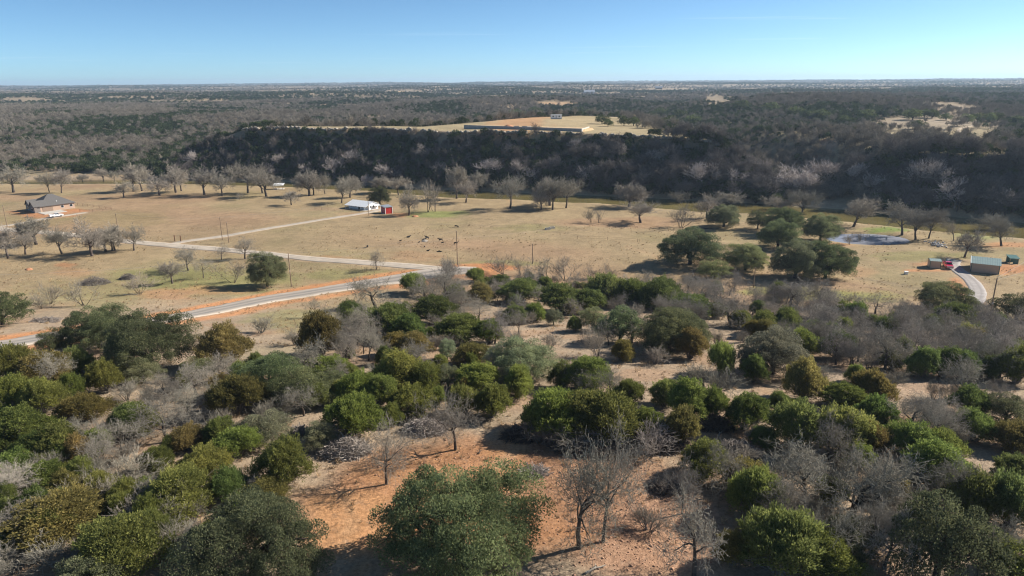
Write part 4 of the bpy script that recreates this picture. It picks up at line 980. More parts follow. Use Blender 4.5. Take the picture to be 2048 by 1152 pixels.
def scatter_object(name, P, rot, scl, idx, protos, label, cat):
    coll = bpy.data.collections.new(name + '_kinds')
    for i, o in enumerate(protos):
        o.name = '%s_kind_%s' % (name, 'abcdefgh'[i]); coll.objects.link(o)
    me = bpy.data.meshes.new(name)
    me.vertices.add(len(P)); me.vertices.foreach_set('co', np.asarray(P, np.float32).ravel())
    a = me.attributes.new('turn', 'FLOAT', 'POINT'); a.data.foreach_set('value', np.asarray(rot, np.float32))
    a = me.attributes.new('size', 'FLOAT_VECTOR', 'POINT'); a.data.foreach_set('vector', np.asarray(scl, np.float32).ravel())
    a = me.attributes.new('pick', 'INT', 'POINT'); a.data.foreach_set('value', np.asarray(idx, np.int32))
    o = link(name, me)
    ng = bpy.data.node_groups.new(name, 'GeometryNodeTree')
    ng.interface.new_socket('Geometry', in_out='INPUT', socket_type='NodeSocketGeometry')
    ng.interface.new_socket('Geometry', in_out='OUTPUT', socket_type='NodeSocketGeometry')
    n = ng.nodes; l = ng.links
    gi = n.new('NodeGroupInput'); go = n.new('NodeGroupOutput')
    ci = n.new('GeometryNodeCollectionInfo'); ci.inputs['Collection'].default_value = coll
    ci.inputs['Separate Children'].default_value = True; ci.inputs['Reset Children'].default_value = True
    ip = n.new('GeometryNodeInstanceOnPoints'); ip.inputs['Pick Instance'].default_value = True
    def attr(nm, ty):
        q = n.new('GeometryNodeInputNamedAttribute'); q.data_type = ty; q.inputs['Name'].default_value = nm; return q
    at = attr('turn', 'FLOAT'); asz = attr('size', 'FLOAT_VECTOR'); ap = attr('pick', 'INT')
    cx = n.new('ShaderNodeCombineXYZ'); l.new(at.outputs['Attribute'], cx.inputs['Z'])
    l.new(gi.outputs[0], ip.inputs['Points']); l.new(ci.outputs[0], ip.inputs['Instance'])
    l.new(cx.outputs[0], ip.inputs['Rotation']); l.new(asz.outputs['Attribute'], ip.inputs['Scale']); l.new(ap.outputs['Attribute'], ip.inputs['Instance Index'])
    l.new(ip.outputs[0], go.inputs[0])
    md = o.modifiers.new('scatter', 'NODES'); md.node_group = ng
    return tag(o, label, cat, kind='stuff')

def far_protos(FAR_BARE=FAR_BARE):
    return [hidden_proto('kind_a', [raw_bare(501, FAR_BARE)]), hidden_proto('kind_b', [raw_bare(502, FAR_BARE, 7.0)]), hidden_proto('kind_c', [raw_bare(503, FAR_BARE, 5.2)]),
            hidden_proto('kind_d', [raw_green(511, FAR_GREEN), stem_part()]), hidden_proto('kind_e', [raw_green(512, FAR_GREEN, 2.9, 4.0), stem_part()]), hidden_proto('kind_f', [raw_green(513, FAR_GREEN, 2.2, 5.0), stem_part()])]
CLEAR_PX = [(380, 204, 110, 2.5), (50, 200, 70, 4), (1110, 208, 55, 5), (1000, 194, 60, 1.5), (1435, 203, 30, 10), (1330, 180, 45, 3.5), (1600, 190, 160, 1.2), (1905, 213, 55, 11), (1880, 247, 120, 17), (1925, 270, 60, 18), (1790, 246, 60, 10), (1800, 270, 50, 10), (1480, 197, 60, 3), (700, 212, 60, 2.5), (560, 208, 50, 2), (250, 196, 70, 2), (930, 190, 50, 1.5), (1750, 205, 60, 2), (760, 199, 70, 1.5), (1662, 296, 22, 19), (1450, 174, 50, 1.2), (1210, 187, 60, 1.5)]
def clear_mask(P):
    u, v, d = project(P)
    nz = fbm(u / 25, v / 6, 91, 3)
    out = np.zeros(len(P), bool)
    for cx, cy_, rx, ry in CLEAR_PX:
        e = ((u - cx) / rx) ** 2 + ((v - cy_) / ry) ** 2 + (nz - 0.5) * 2.6 + 0.5 * np.sin(P[:, 0] * 12.9898 + P[:, 1] * 78.233)
        out |= e < 1
    return out
def far_woods():
    rng = np.random.default_rng(88)
    # --- plateau, valley and hillside woods to about 1500 m
    sp = 5.3
    gx, gy = np.meshgrid(np.arange(-1250, 1250, sp), np.arange(330, 1650, sp))
    X = gx.ravel() + rng.uniform(-3, 3, gx.size); Y = gy.ravel() + rng.uniform(-3, 3, gx.size)
    bx = rng.uniform(-310, 420, 3800); by = yf(bx) + rng.uniform(3, 36, 3800)      # the bluff is thickly grown
    b2 = rng.uniform(-250, 420, 900); y2 = yf(b2) + rng.uniform(1.5, 14, 900)
    b3 = rng.uniform(110, 230, 700); y3 = yf(b3) + rng.uniform(3, 150, 700)
    X = np.concatenate([X, bx, b2, b3]); Y = np.concatenate([Y, by, y2, y3])
    k = np.abs(X) < 0.82 * Y + 40; X = X[k]; Y = Y[k]
    s = (Y - yf(X)) * 0.93; A = bluff_amount(X)
    k = s > 1; X = X[k]; Y = Y[k]; s = s[k]; A = A[k]
    Z = H(X, Y); P = np.stack([X, Y, Z], 1)
    D = np.interp(X, [-250, -175, -60, 10, 60, 120, 200, 320], [40, 42, 62, 190, 270, 280, 190, 160])
    plateau = (A > 0.75) & (bluff_t(X, s) > 0.93) & (s < D * 0.95) & (X + (fbm(X / 30, Y / 30, 23, 3) - 0.5) * 70 < 95)
    den = fbm(X / 90, Y / 90, 41, 3)
    keep = ~plateau & ~clear_mask(P) & (rng.uniform(0, 1, len(X)) < np.where(s < 45, 1.0, np.clip((den - 0.14) * 5.5, 0.25, 1.0)))
    keep &= ~((A < 0.2) & (s < 14))
    on_bluff = (s < 38) & (A > 0.35)
    X, Y, Z, s, A, P, on_bluff, den = (q[keep] for q in (X, Y, Z, s, A, P, on_bluff, den))
    green = fbm(X / 110, Y / 150, 43, 3)
    pg = np.where(on_bluff, 0.55, np.clip((green - 0.43) * 5.0, 0.05, 0.88))
    g = rng.uniform(0, 1, len(X)) < pg
    idx = np.where(g, rng.integers(3, 6, len(X)), rng.integers(0, 3, len(X)))
    sc = rng.uniform(0.75, 1.25, len(X)) * np.where(g, 0.88, 1.08)
    scl = np.stack([sc, sc, sc * rng.uniform(0.8, 1.1, len(X))], 1)
    rot = rng.uniform(0, 6.28, len(X))
    # individuals: the bluff trees that show largest
    u, v, d = project(P)
    cand = np.nonzero(on_bluff & (u > -20) & (u < 2070) & (v > 240))[0]
    order = cand[np.argsort(-(sc[cand] / d[cand]))]
    single = np.zeros(len(X), bool)
    bare_n = green_n = 0
    for i in order:
        if g[i] and green_n < 110: single[i] = True; green_n += 1
        elif (not g[i]) and bare_n < 175: single[i] = True; bare_n += 1
    for i in np.nonzero(single)[0]:
        hi = s[i] > 19; lo = s[i] < 9
        where = ('high on the bluff ' if hi else ('at the bluff foot ' if lo else 'halfway up the bluff ')) + near((X[i], Y[i]), BLUFF_MARKS)
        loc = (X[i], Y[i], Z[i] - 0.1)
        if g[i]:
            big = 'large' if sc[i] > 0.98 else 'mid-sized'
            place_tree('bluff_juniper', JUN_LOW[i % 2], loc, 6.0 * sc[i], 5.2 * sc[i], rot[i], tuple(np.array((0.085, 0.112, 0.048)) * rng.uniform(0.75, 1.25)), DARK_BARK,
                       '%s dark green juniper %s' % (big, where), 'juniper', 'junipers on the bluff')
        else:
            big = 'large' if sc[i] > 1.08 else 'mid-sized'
            place_tree('bluff_bare_tree', SYC[i % 3], loc, 8.2 * sc[i], 7.8 * sc[i], rot[i], tuple(np.array((0.165, 0.148, 0.138)) * rng.uniform(0.75, 1.25)), DARK_BARK,  # twig colour darkened too, to carry the shade of the bluff
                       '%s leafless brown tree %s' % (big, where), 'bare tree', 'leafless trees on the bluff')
    k = ~single & on_bluff
    scatter_object('bluff_woods', np.stack([X, Y, Z - 0.1], 1)[k], rot[k], scl[k], idx[k], far_protos(SHADED_BARE), 'thick mixed juniper and leafless woods on the shaded river bluff', 'woods')
    left = X < -140 - 0 * Y
    k = ~single & ~on_bluff & (X < -120 + (Y - 450) * 0.05)
    scatter_object('hillside_woods', np.stack([X, Y, Z - 0.1], 1)[k], rot[k], scl[k], idx[k], far_protos(), 'grey leafless woods with dark evergreens on the valley hillside', 'woods')
    k2 = ~single & ~on_bluff & ~k
    scatter_object('plateau_woods', np.stack([X, Y, Z - 0.1], 1)[k2], rot[k2], scl[k2], idx[k2], far_protos(), 'brown leafless woods and evergreens behind the plateau and ravine', 'woods')
    # --- rolling country beyond, out to the horizon
    n = 95000
    r = 1550 * np.exp(rng.uniform(0, math.log(13000 / 1550), n)); t = rng.uniform(-0.84, 0.84, n)
    X = r * t; Y = r; Z = H(X, Y); P = np.stack([X, Y, Z], 1)
    den = fbm(X / 420, Y / 420, 45, 3)
    keep = ~clear_mask(P) & (rng.uniform(0, 1, n) < np.clip((den - 0.16) * 6, 0.25, 1))
    X, Y, Z = X[keep], Y[keep], Z[keep]; n = len(X)
    g = rng.uniform(0, 1, n) < np.clip((fbm(X / 420, Y / 900, 47, 3) - 0.42) * 5.0, 0.05, 0.92)
    idx = np.where(g, rng.integers(3, 6, n), rng.integers(0, 3, n))
    sc = rng.uniform(0.9, 1.5, n) * (1 + ss(2500, 9000, Y) * 0.8)
    scl = np.stack([sc * (1 + ss(2500, 9000, Y) * 1.6), sc * (1 + ss(2500, 9000, Y) * 1.6), sc], 1)
    scatter_object('distant_woods', np.stack([X, Y, Z - 0.2], 1), rng.uniform(0, 6.28, n), scl, idx, far_protos(), 'endless wooded rolling country reaching the horizon', 'woods')
far_woods()

# pale sycamores and live oaks that stand out across the river
for px, py, w, h in [(1382, 372, 44, 42), (1421, 374, 36, 42), (1659, 372, 52, 46), (1748, 392, 46, 40), (1833, 378, 52, 50), (1871, 384, 44, 56), (1909, 415, 50, 52), (1994, 416, 52, 36), (1570, 388, 66, 50), (1710, 366, 36, 36), (1950, 405, 26, 26), (1615, 392, 50, 44), (1470, 372, 36, 30),
                     (670, 356, 36, 36), (780, 366, 38, 32), (968, 352, 40, 30), (1040, 362, 28, 36), (1067, 366, 26, 26), (1180, 372, 30, 36), (845, 320, 34, 28), (1238, 318, 30, 26), (1310, 330, 34, 28), (700, 330, 30, 26), (540, 356, 30, 26), (730, 378, 24, 24), (880, 350, 26, 24), (1110, 340, 26, 24), (1290, 370, 26, 26), (390, 330, 28, 24), (560, 330, 24, 20), (620, 350, 26, 22), (1520, 350, 36, 28), (1020, 310, 24, 22), (940, 300, 22, 20), (1150, 300, 22, 20)]:
    p = ground_px(px, py); m = mpp(p)
    where = 'at the bluff foot' if (p[1] - float(yf(p[0]))) < 14 else 'partway up'
    where += ' ' + near(p, BLUFF_MARKS)
    place_tree('sycamore_tree', SYC[RN.randrange(3)], (p[0], p[1], p[2] - 0.1), w * m * 1.15, h * m * 1.15, RN.uniform(0, 6.28), tuple(np.array((0.47, 0.42, 0.39)) * RN.uniform(0.8, 1.1)), (0.34, 0.30, 0.27),
               '%s pale leafless sycamore %s' % ('large' if w > 40 else ('slender' if w < 27 else 'mid-sized'), where), 'sycamore', 'pale sycamores on the bluff')
for px, py, w, h in [(954, 244, 20, 16), (1033, 237, 30, 16), (1204, 248, 28, 18), (1248, 252, 22, 20), (1267, 252, 24, 18), (1216, 253, 20, 14), (1303, 241, 22, 18), (1340, 256, 34, 24), (1156, 231, 28, 12), (1070, 231, 28, 14), (1180, 230, 20, 12), (1000, 240, 14, 10), (1360, 240, 30, 20), (1320, 232, 24, 16), (1385, 250, 30, 20),
                     (1825, 240, 34, 22), (1848, 236, 22, 18), (1864, 237, 22, 18), (1892, 241, 22, 14), (1934, 246, 28, 18), (1955, 244, 26, 18), (1977, 244, 24, 18), (1994, 243, 24, 18), (1836, 258, 28, 18), (1786, 232, 18, 14), (1730, 240, 34, 16), (1690, 250, 30, 16), (1640, 240, 34, 16), (1590, 232, 30, 14), (2035, 250, 30, 16), (1540, 226, 34, 12), (1480, 222, 34, 12)]:
    p = ground_px(px, py); m = mpp(p)
    where = 'on the plateau by the white trailer' if px < 1300 else ('at the head of the ravine' if px < 1780 else 'beside the sandy plateau track')
    place_tree('plateau_live_oak', OAK_LOW[RN.randrange(2)], (p[0], p[1], p[2] - 0.1), w * m, max(h * m, 0.62 * w * m), RN.uniform(0, 6.28), tuple(np.array((0.10, 0.13, 0.062)) * RN.uniform(0.85, 1.15)), DARK_BARK,
               '%s live oak %s' % ('broad' if w > 29 else ('small' if w < 21 else 'rounded'), where), 'live oak', 'live oaks on the plateau')

# ------------------------------------------------------------------ buildings and other things
def at(px, py, dz=0.0):
    p = ground_px(px, py); return Vector((p[0], p[1], p[2] + dz))
def heading(a, b): return math.atan2(b[1] - a[1], b[0] - a[0])
def panel(parent, name, mat, x0, x1, y0, y1, z0, z1): return MB().box(x0, x1, y0, y1, z0, z1).build(name, mat, parent)

def build_house():
    a = at(82, 425); b = at(133, 418); rz = heading(a, b)
    e = empty('ranch_house', a, rz, 'new tan brick ranch house with steep grey hip roof and two front gables', 'house')
    LX, LY, wh = 15.6, 13.8, 2.9
    # local x runs along the sunlit garage wall, local y away from it
    w = MB().box(0, LX, 0, LY, -0.6, wh).build('wall', BRICK, e)
    panel(w, 'base_course', CONCRETE, -0.04, LX + 0.04, -0.04, LY + 0.04, -0.6, 0.12)
    g1 = MB(); g1.box(-2.6, 0.0, 0.0, 5.2, -0.6, wh); g1.add([(-2.6, 0, wh), (-2.6, 5.2, wh), (-2.6, 2.6, wh + 2.3), (0, 0, wh), (0, 5.2, wh), (0, 2.6, wh + 2.3)], [(0, 1, 2), (5, 4, 3), (0, 2, 5, 3), (2, 1, 4, 5)]); g1.build('gable_wing', STONE, e)
    g2 = MB(); g2.box(-1.4, 0.0, 8.2, 12.8, -0.6, wh); g2.add([(-1.4, 8.2, wh), (-1.4, 12.8, wh), (-1.4, 10.5, wh + 2.2), (0, 8.2, wh), (0, 12.8, wh), (0, 10.5, wh + 2.2)], [(0, 1, 2), (5, 4, 3), (0, 2, 5, 3), (2, 1, 4, 5)]); g2.build('gable_wing', STONE, e)
    o = 0.6; zr = wh + 4.6; cx, cy_ = LX / 2, LY / 2
    r = MB(); r.add([(-o, -o, wh), (LX + o, -o, wh), (LX + o, LY + o, wh), (-o, LY + o, wh), (cx - 1.0, cy_, zr), (cx + 1.0, cy_, zr), (-o, -o, wh - 0.18), (LX + o, -o, wh - 0.18), (LX + o, LY + o, wh - 0.18), (-o, LY + o, wh - 0.18)],
                    [(0, 1, 5, 4), (1, 2, 5), (2, 3, 4, 5), (3, 0, 4), (6, 7, 1, 0), (7, 8, 2, 1), (8, 9, 3, 2), (9, 6, 0, 3), (9, 8, 7, 6)])
    roof = r.build('roof', SHINGLE, e)
    for y0, y1, x0, hgt in ((-0.35, 5.55, -3.0, 2.65), (7.85, 13.15, -1.8, 2.5)):
        ym = (y0 + y1) / 2; g = MB()
        g.poly([(x0, y0, wh + 0.02), (4.2, y0, wh + 0.02), (4.2, ym, wh + hgt), (x0, ym, wh + hgt)], 0.14)
        g.poly([(x0, ym, wh + hgt), (4.2, ym, wh + hgt), (4.2, y1, wh + 0.02), (x0, y1, wh + 0.02)], 0.14)
        g.build('gable_roof', SHINGLE, roof)
    panel(roof, 'vent_cap', WHITE, 8.2, 8.6, 1.6, 2.0, wh + 0.9, wh + 1.6)
    gd = panel(e, 'garage_door', GARAGE, 0.9, 5.6, -0.06, 0.02, 0.1, 2.35)
    for k in range(4): panel(gd, 'panel', GARAGE, 1.0, 5.5, -0.09, -0.055, 0.16 + k * 0.55, 0.64 + k * 0.55)
    for x in (9.3, 13.4):
        f = panel(e, 'window', WHITE, x - 0.1, x + 1.3, -0.07, 0.02, 0.95, 2.25)
        panel(f, 'pane', DARKGLASS, x, x + 1.2, -0.085, -0.06, 1.05, 2.15)
    for y in (1.5, 9.6):
        xx = -2.6 if y < 5 else -1.4
        f = panel(e, 'window', WHITE, xx - 0.07, xx + 0.02, y - 0.1, y + 1.9, 0.8, 2.3)
        panel(f, 'pane', DARKGLASS, xx - 0.085, xx - 0.06, y, y + 1.8, 0.9, 2.2)
    f = panel(e, 'window', WHITE, LX - 0.02, LX + 0.07, 4, 6, 0.9, 2.2); panel(f, 'pane', DARKGLASS, LX + 0.06, LX + 0.085, 4.1, 5.9, 1.0, 2.1)
    d = panel(e, 'door', GARAGE, -0.07, 0.02, 6.2, 7.2, 0.05, 2.15); panel(d, 'handle', CHROME, -0.12, -0.07, 6.3, 6.38, 1.0, 1.1)
    for y in (5.5, 7.9): MB().tube((-1.2, y, -0.4), (-1.2, y, wh), 0.12, n=8).build('porch_post', WHITE, e)
    panel(e, 'porch_roof', SHINGLE, -1.6, 0, 5.2, 8.2, wh - 0.05, wh + 0.12)
    # concrete parking apron
    ap = MB().box(-1.5, 8.5, -8.0, -0.1, -0.35, 0.10)
    q = link('driveway_apron', ap.mesh('driveway_apron', CONCRETE)); q.location = a; q.rotation_euler = (0, 0, rz)
    tag(q, 'pale concrete parking apron before the garage', 'pavement', kind='structure')
    return a, rz
HOUSE, HOUSE_RZ = build_house()

def build_white_barn():
    a = at(698, 416); b = at(737, 421); rz = heading(a, b)
    L = (b - a).length; W = 6.8; wh = 2.5; rh = 1.25
    e = empty('white_barn', a, rz, 'long white metal barn house with shaded porch beside the round live oak', 'barn')
    w = MB(); w.box(0, L, 0, W, -0.8, wh); w.add([(0, 0, wh), (0, W, wh), (0, W / 2, wh + rh), (L, 0, wh), (L, W, wh), (L, W / 2, wh + rh)], [(0, 1, 2), (5, 4, 3), (0, 2, 5, 3), (2, 1, 4, 5)])
    w.build('wall', WHITE_METAL, e)
    r = MB(); o = 0.45
    r.poly([(-o, -2.6, wh - 0.55), (L + o, -2.6, wh - 0.55), (L + o, W / 2, wh + rh + 0.12), (-o, W / 2, wh + rh + 0.12)], 0.1)
    r.poly([(-o, W / 2, wh + rh + 0.12), (L + o, W / 2, wh + rh + 0.12), (L + o, W + o, wh - 0.03), (-o, W + o, wh - 0.03)], 0.1)
    roof = r.build('roof', WHITE_METAL, e)
    for k in range(6):
        x = k * L / 5
        MB().box(x - 0.07, x + 0.07, -2.5, -2.36, -0.8, wh - 0.6).build('porch_post', WHITE, e)
    panel(e, 'porch_floor', CONCRETE, -0.2, L + 0.2, -2.7, -0.02, -0.8, 0.12)
    for x in (1.5, 4.6, 8.8, 10.6):
        if x + 1 > L: continue
        f = panel(e, 'window', WHITE, x - 0.08, x + 1.0, -0.07, 0.02, 1.0, 2.1); panel(f, 'pane', DARKGLASS, x, x + 0.92, -0.09, -0.06, 1.08, 2.02)
    d = panel(e, 'door', DARKGLASS, 6.6, 7.6, -0.07, 0.02, 0.13, 2.2); panel(d, 'handle', CHROME, 7.45, 7.53, -0.12, -0.07, 1.0, 1.12)
    for y in (1.2, 3.0, 5.0):
        f = panel(e, 'window', GALV, L - 0.02, L + 0.06, y, y + 1.0, 1.0, 2.0); panel(f, 'pane', DARKGLASS, L + 0.05, L + 0.08, y + 0.08, y + 0.92, 1.08, 1.92)
    lean = MB(); lean.poly([(L + 0.1, W + 0.2, wh - 0.3), (L + 1.6, W + 0.2, wh - 0.7), (L + 1.6, W - 3.4, wh - 0.7), (L + 0.1, W - 3.4, wh - 0.3)], -0.1); lean.build('lean_to_roof', WHITE_METAL, e)
    for y in (W, W - 3.2): MB().box(L + 1.4, L + 1.5, y - 0.05, y + 0.05, -0.8, wh - 0.72).build('post', WHITE, e)
build_white_barn()

def build_red_shed():
    a = at(771, 428); b = at(784, 426); rz = heading(a, b) - 0.25
    e = empty('red_shed', a, rz, 'small bright red shed with white trim and grey metal roof', 'shed')
    L, W, wh = 3.7, 4.2, 3.0
    MB().box(0, L, 0, W, -0.5, wh).build('wall', REDPAINT, e)
    for x, y in ((0, 0), (L, 0), (L, W), (0, W)): MB().box(x - 0.13, x + 0.13, y - 0.13, y + 0.13, -0.5, wh - 0.01).build('corner_trim', WHITE, e)
    panel(e, 'roof_trim', WHITE, -0.2, L + 0.2, -0.2, W + 0.2, wh - 0.02, wh + 0.18)
    r = MB().poly([(-0.3, -0.3, wh + 0.2), (L + 0.3, -0.3, wh + 0.2), (L + 0.3, W + 0.3, wh + 0.65), (-0.3, W + 0.3, wh + 0.65)], -0.02); r.build('roof', GALV, e)
    d = panel(e, 'door', WHITE, -0.07, 0.02, 1.3, 2.7, 0.0, 2.2); panel(d, 'panel', REDPAINT, -0.09, -0.06, 1.45, 2.55, 0.15, 2.05)
build_red_shed()

def build_metal_barn():
    a = at(1941, 543); b = at(1997, 549); rz = heading(a, b)
    L = (b - a).length; W = 8.6; wh = 2.9; rh = 1.25
    e = empty('metal_barn', a, rz, 'tan metal barn with ribbed pale green roof on the gravel loop', 'barn')
    w = MB(); w.box(0, L, 0, W, -0.6, wh); w.add([(0, 0, wh), (0, W, wh), (0, W / 2, wh + rh), (L, 0, wh), (L, W, wh), (L, W / 2, wh + rh)], [(0, 1, 2), (5, 4, 3), (0, 2, 5, 3), (2, 1, 4, 5)])
    w.build('wall', TAN_METAL, e)
    for x, y in ((0, 0), (L, 0), (L, W)): MB().box(x - 0.1, x + 0.1, y - 0.1, y + 0.1, -0.6, wh - 0.02).build('corner_trim', DKGREEN, e)
    r = MB(); o = 0.3
    r.poly([(-o, -o, wh - 0.02), (L + o, -o, wh - 0.02), (L + o, W / 2, wh + rh + 0.12), (-o, W / 2, wh + rh + 0.12)], 0.07)
    r.poly([(-o, W / 2, wh + rh + 0.12), (L + o, W / 2, wh + rh + 0.12), (L + o, W + o, wh - 0.02), (-o, W + o, wh - 0.02)], 0.07)
    roof = r.build('roof', GREEN_METAL, e)
    n = 18; rib = MB().tube((0, -o, wh + 0.0), (0, W / 2, wh + rh + 0.14), 0.05, n=4).mesh('rib', surf('roof_rib', (0.40, 0.52, 0.47), 0.4, 0.5, 0.15))
    for k in range(n + 1):
        q = link('rib', rib, roof); q.location = (-o + (L + 2 * o) * k / n, 0, 0)
    MB().tube((-o - 0.02, -o, wh), (-o - 0.02, W / 2, wh + rh + 0.12), 0.12, n=4).build('gable_trim', WHITE, roof)
    d = panel(e, 'roller_door', WHITE, L - 0.02, L + 0.07, 4.8, 7.6, -0.2, 2.5)
    for k in range(5): panel(d, 'slat', WHITE, L + 0.06, L + 0.1, 4.9, 7.5, -0.1 + k * 0.5, 0.32 + k * 0.5)
    d = panel(e, 'door', TAN_METAL, L - 0.02, L + 0.06, 1.6, 2.6, -0.2, 2.0); panel(d, 'handle', CHROME, L + 0.06, L + 0.12, 1.7, 1.8, 0.9, 1.0)
build_metal_barn()

def build_tan_shed():
    a = at(1859, 536); b = at(1879, 537); rz = heading(a, b) - 0.02
    e = empty('storage_shed', a, rz, 'small square tan shed with pale green roof beside the red pickup', 'shed'); e.scale = (0.88, 0.88, 0.9)
    L, W, wh = 3.5, 3.8, 2.7
    MB().box(0, L, 0, W, -0.5, wh).build('wall', TAN_METAL, e)
    for x, y in ((0, 0), (L, 0), (L, W)): MB().box(x - 0.08, x + 0.08, y - 0.08, y + 0.08, -0.5, wh - 0.02).build('corner_trim', DKGREEN, e)
    r = MB(); r.poly([(-0.2, -0.2, wh), (L + 0.2, -0.2, wh), (L + 0.2, W / 2, wh + 0.55), (-0.2, W / 2, wh + 0.55)], 0.06); r.poly([(-0.2, W / 2, wh + 0.55), (L + 0.2, W / 2, wh + 0.55), (L + 0.2, W + 0.2, wh), (-0.2, W + 0.2, wh)], 0.06)
    roof = r.build('roof', GREEN_METAL, e)
    for k in range(7): MB().tube((L * k / 6, -0.2, wh + 0.01), (L * k / 6, W / 2, wh + 0.56), 0.035, n=4).build('rib', GREEN_METAL, roof)
    d = panel(e, 'door', WHITE, L - 0.02, L + 0.06, 1.0, 2.4, -0.2, 2.1); panel(d, 'handle', CHROME, L + 0.06, L + 0.11, 1.1, 1.2, 0.9, 1.0)
build_tan_shed()

def build_carport():
    a = at(2019, 527); e = empty('carport', a, -0.22, 'open carport with dark green roof behind the tan barn', 'carport'); e.scale = (0.7, 0.7, 0.7)
    r = MB().poly([(-0.4, -0.4, 2.5), (4.0, -0.4, 2.5), (4.0, 4.4, 3.3), (-0.4, 4.4, 3.3)], -0.12); roof = r.build('roof', DKGREEN, e)
    for x, y in ((0, 0), (3.6, 0), (0, 4), (3.6, 4)): MB().box(x - 0.09, x + 0.09, y - 0.09, y + 0.09, -0.5, 2.5 + y * 0.167).build('post', TAN_METAL, e)
    panel(e, 'back_wall', DKGREEN, 0.1, 3.5, 3.95, 4.05, -0.4, 2.9)
    panel(e, 'side_wall', DKGREEN, 1.4, 3.5, 0.0, 0.08, -0.4, 2.3)
build_carport()

def build_river_shelter():
    a = at(548, 379); e = empty('river_shelter', a, 0.12, 'white flat-roofed picnic shelter by the river under the pecans', 'shelter')
    MB().poly([(-0.6, -0.4, 2.3), (5.6, -0.4, 2.3), (5.6, 4.6, 3.0), (-0.6, 4.6, 3.0)], -0.14).build('roof', WHITE_METAL, e)
    for x in (0, 2.5, 5.0):
        for y in (0, 4.2): MB().box(x - 0.08, x + 0.08, y - 0.08, y + 0.08, -0.6, 2.25 + y * 0.14).build('post', POLEWOOD, e)
    panel(e, 'floor_pad', CONCRETE, -0.4, 5.4, -0.3, 4.5, -0.6, 0.1)
build_river_shelter()

def build_retaining_wall():
    a = at(929, 258); b = at(1163, 264); c = at(1181, 262)
    a.z = b.z = 0
    top = max(float(H(a.x, a.y)), float(H(b.x, b.y))) + 2.6
    e = empty('retaining_wall', (a.x, a.y, float(H(a.x, a.y))), 0, 'long grey concrete retaining wall along the rim of the bluff', 'wall')
    n = 26; org = Vector((a.x, a.y, float(H(a.x, a.y)))); ab = b - a; rz = heading(a, b); seg = ab.length / n
    for k in range(n):
        p = a + ab * (k + 0.5) / n; z0 = float(H(p.x, p.y)) - 1.5
        zt = top - 0.9 * k / n - z0
        m = MB().box(-seg / 2 + 0.03, seg / 2 - 0.03, -0.2, 0.2, 0, zt).mesh('panel', GREYCON)
        q = link('panel', m, e); q.location = Vector((p.x, p.y, z0)) - org; q.rotation_euler = (0, 0, rz)
        m = MB().box(-0.16, 0.16, -0.42, -0.2, 0, zt - 0.05).mesh('buttress', GREYCON)
        p = a + ab * k / n
        q = link('buttress', m, e); q.location = Vector((p.x, p.y, z0)) - org; q.rotation_euler = (0, 0, rz)
    d = Vector((c.x - b.x, c.y - b.y + 9, 0)); z0 = float(H(b.x, b.y)) - 1.5
    m = MB().box(0.25, d.length, -0.2, 0.2, 0, top - 0.9 - z0).mesh('end_panel', CONCRETE)
    q = link('end_panel', m, e); q.location = Vector((b.x, b.y, z0)) - org; q.rotation_euler = (0, 0, math.atan2(d.y, d.x))
    # levelled building pad held by the wall
    nrm = Vector((-ab.y, ab.x, 0)).normalized()
    pts = [a + nrm * 0.3, b + nrm * 0.3, b + nrm * 22, a + nrm * 16]
    m = MB(); zt = top - 0.8
    m.add([(p.x, p.y, zt - (0.9 if i in (1, 2) else 0)) for i, p in enumerate(pts)] + [(p.x + (nrm.x * (8 if i in (2, 3) else 0)), p.y + nrm.y * (8 if i in (2, 3) else 0), float(H(p.x, p.y)) - 1.0) for i, p in enumerate(pts)],
          [(0, 1, 2, 3), (4, 5, 1, 0), (5, 6, 2, 1), (6, 7, 3, 2), (7, 4, 0, 3)])
    q = m.build('building_pad_ground', SANDSOIL); tag(q, 'levelled sandy building pad behind the retaining wall', 'ground', kind='structure')
    return zt, a, b, nrm
PAD_Z, PA, PB, PN = build_retaining_wall()
def on_pad(t, back): 
    p = PA + (PB - PA) * t + PN * back
    return Vector((p.x, p.y, PAD_Z - 0.9 * t))
rngp = random.Random(5)
def pile(name, loc, r, h, mat, label, cat, seed=0):
    """a lumpy heap"""
    bm = bmesh.new(); bmesh.ops.create_icosphere(bm, subdivisions=3, radius=1.0)
    rr = random.Random(seed)
    for v in bm.verts:
        n = 1 + 0.35 * (vn(v.co.x * 2 + seed, v.co.y * 2) - 0.5) + 0.25 * (vn(v.co.x * 5, v.co.y * 5 + seed) - 0.5)
        zz = max(v.co.z, -0.2); k = (1 - zz * 0.35) * n
        v.co = Vector((v.co.x * r * k, v.co.y * r * k * 0.75, zz * h * n))
    me = bpy.data.meshes.new(name); bm.to_mesh(me); bm.free(); me.materials.append(mat)
    for p in me.polygons: p.use_smooth = True
    o = link(name, me); o.location = loc; o.rotation_euler = (0, 0, rr.uniform(0, 3))
    return tag(o, label, cat)
def vn(a, b): return float(vnoise(np.array([a + 50.0]), np.array([b + 50.0]), 3)[0])
pile('soil_heap', on_pad(0.34, 10), 3.2, 1.1, REDSOIL, 'low red soil heap on the building pad', 'soil heap', 1)
pile('soil_heap', on_pad(0.62, 9), 3.0, 1.0, SANDSOIL, 'low yellow soil heap on the building pad', 'soil heap', 2)
pile('soil_heap', at(1268, 238), 5.5, 3.4, SANDSOIL, 'tall pointed yellow soil heap among plateau live oaks', 'soil heap', 3)
pile('soil_heap', at(1278, 237), 4.0, 2.2, REDSOIL, 'orange soil heap beside the taller yellow heap', 'soil heap', 4)
pile('soil_heap', at(830, 433), 2.0, 0.6, REDSOIL, 'low orange soil heap under the bare trees by the red shed', 'soil heap', 5)
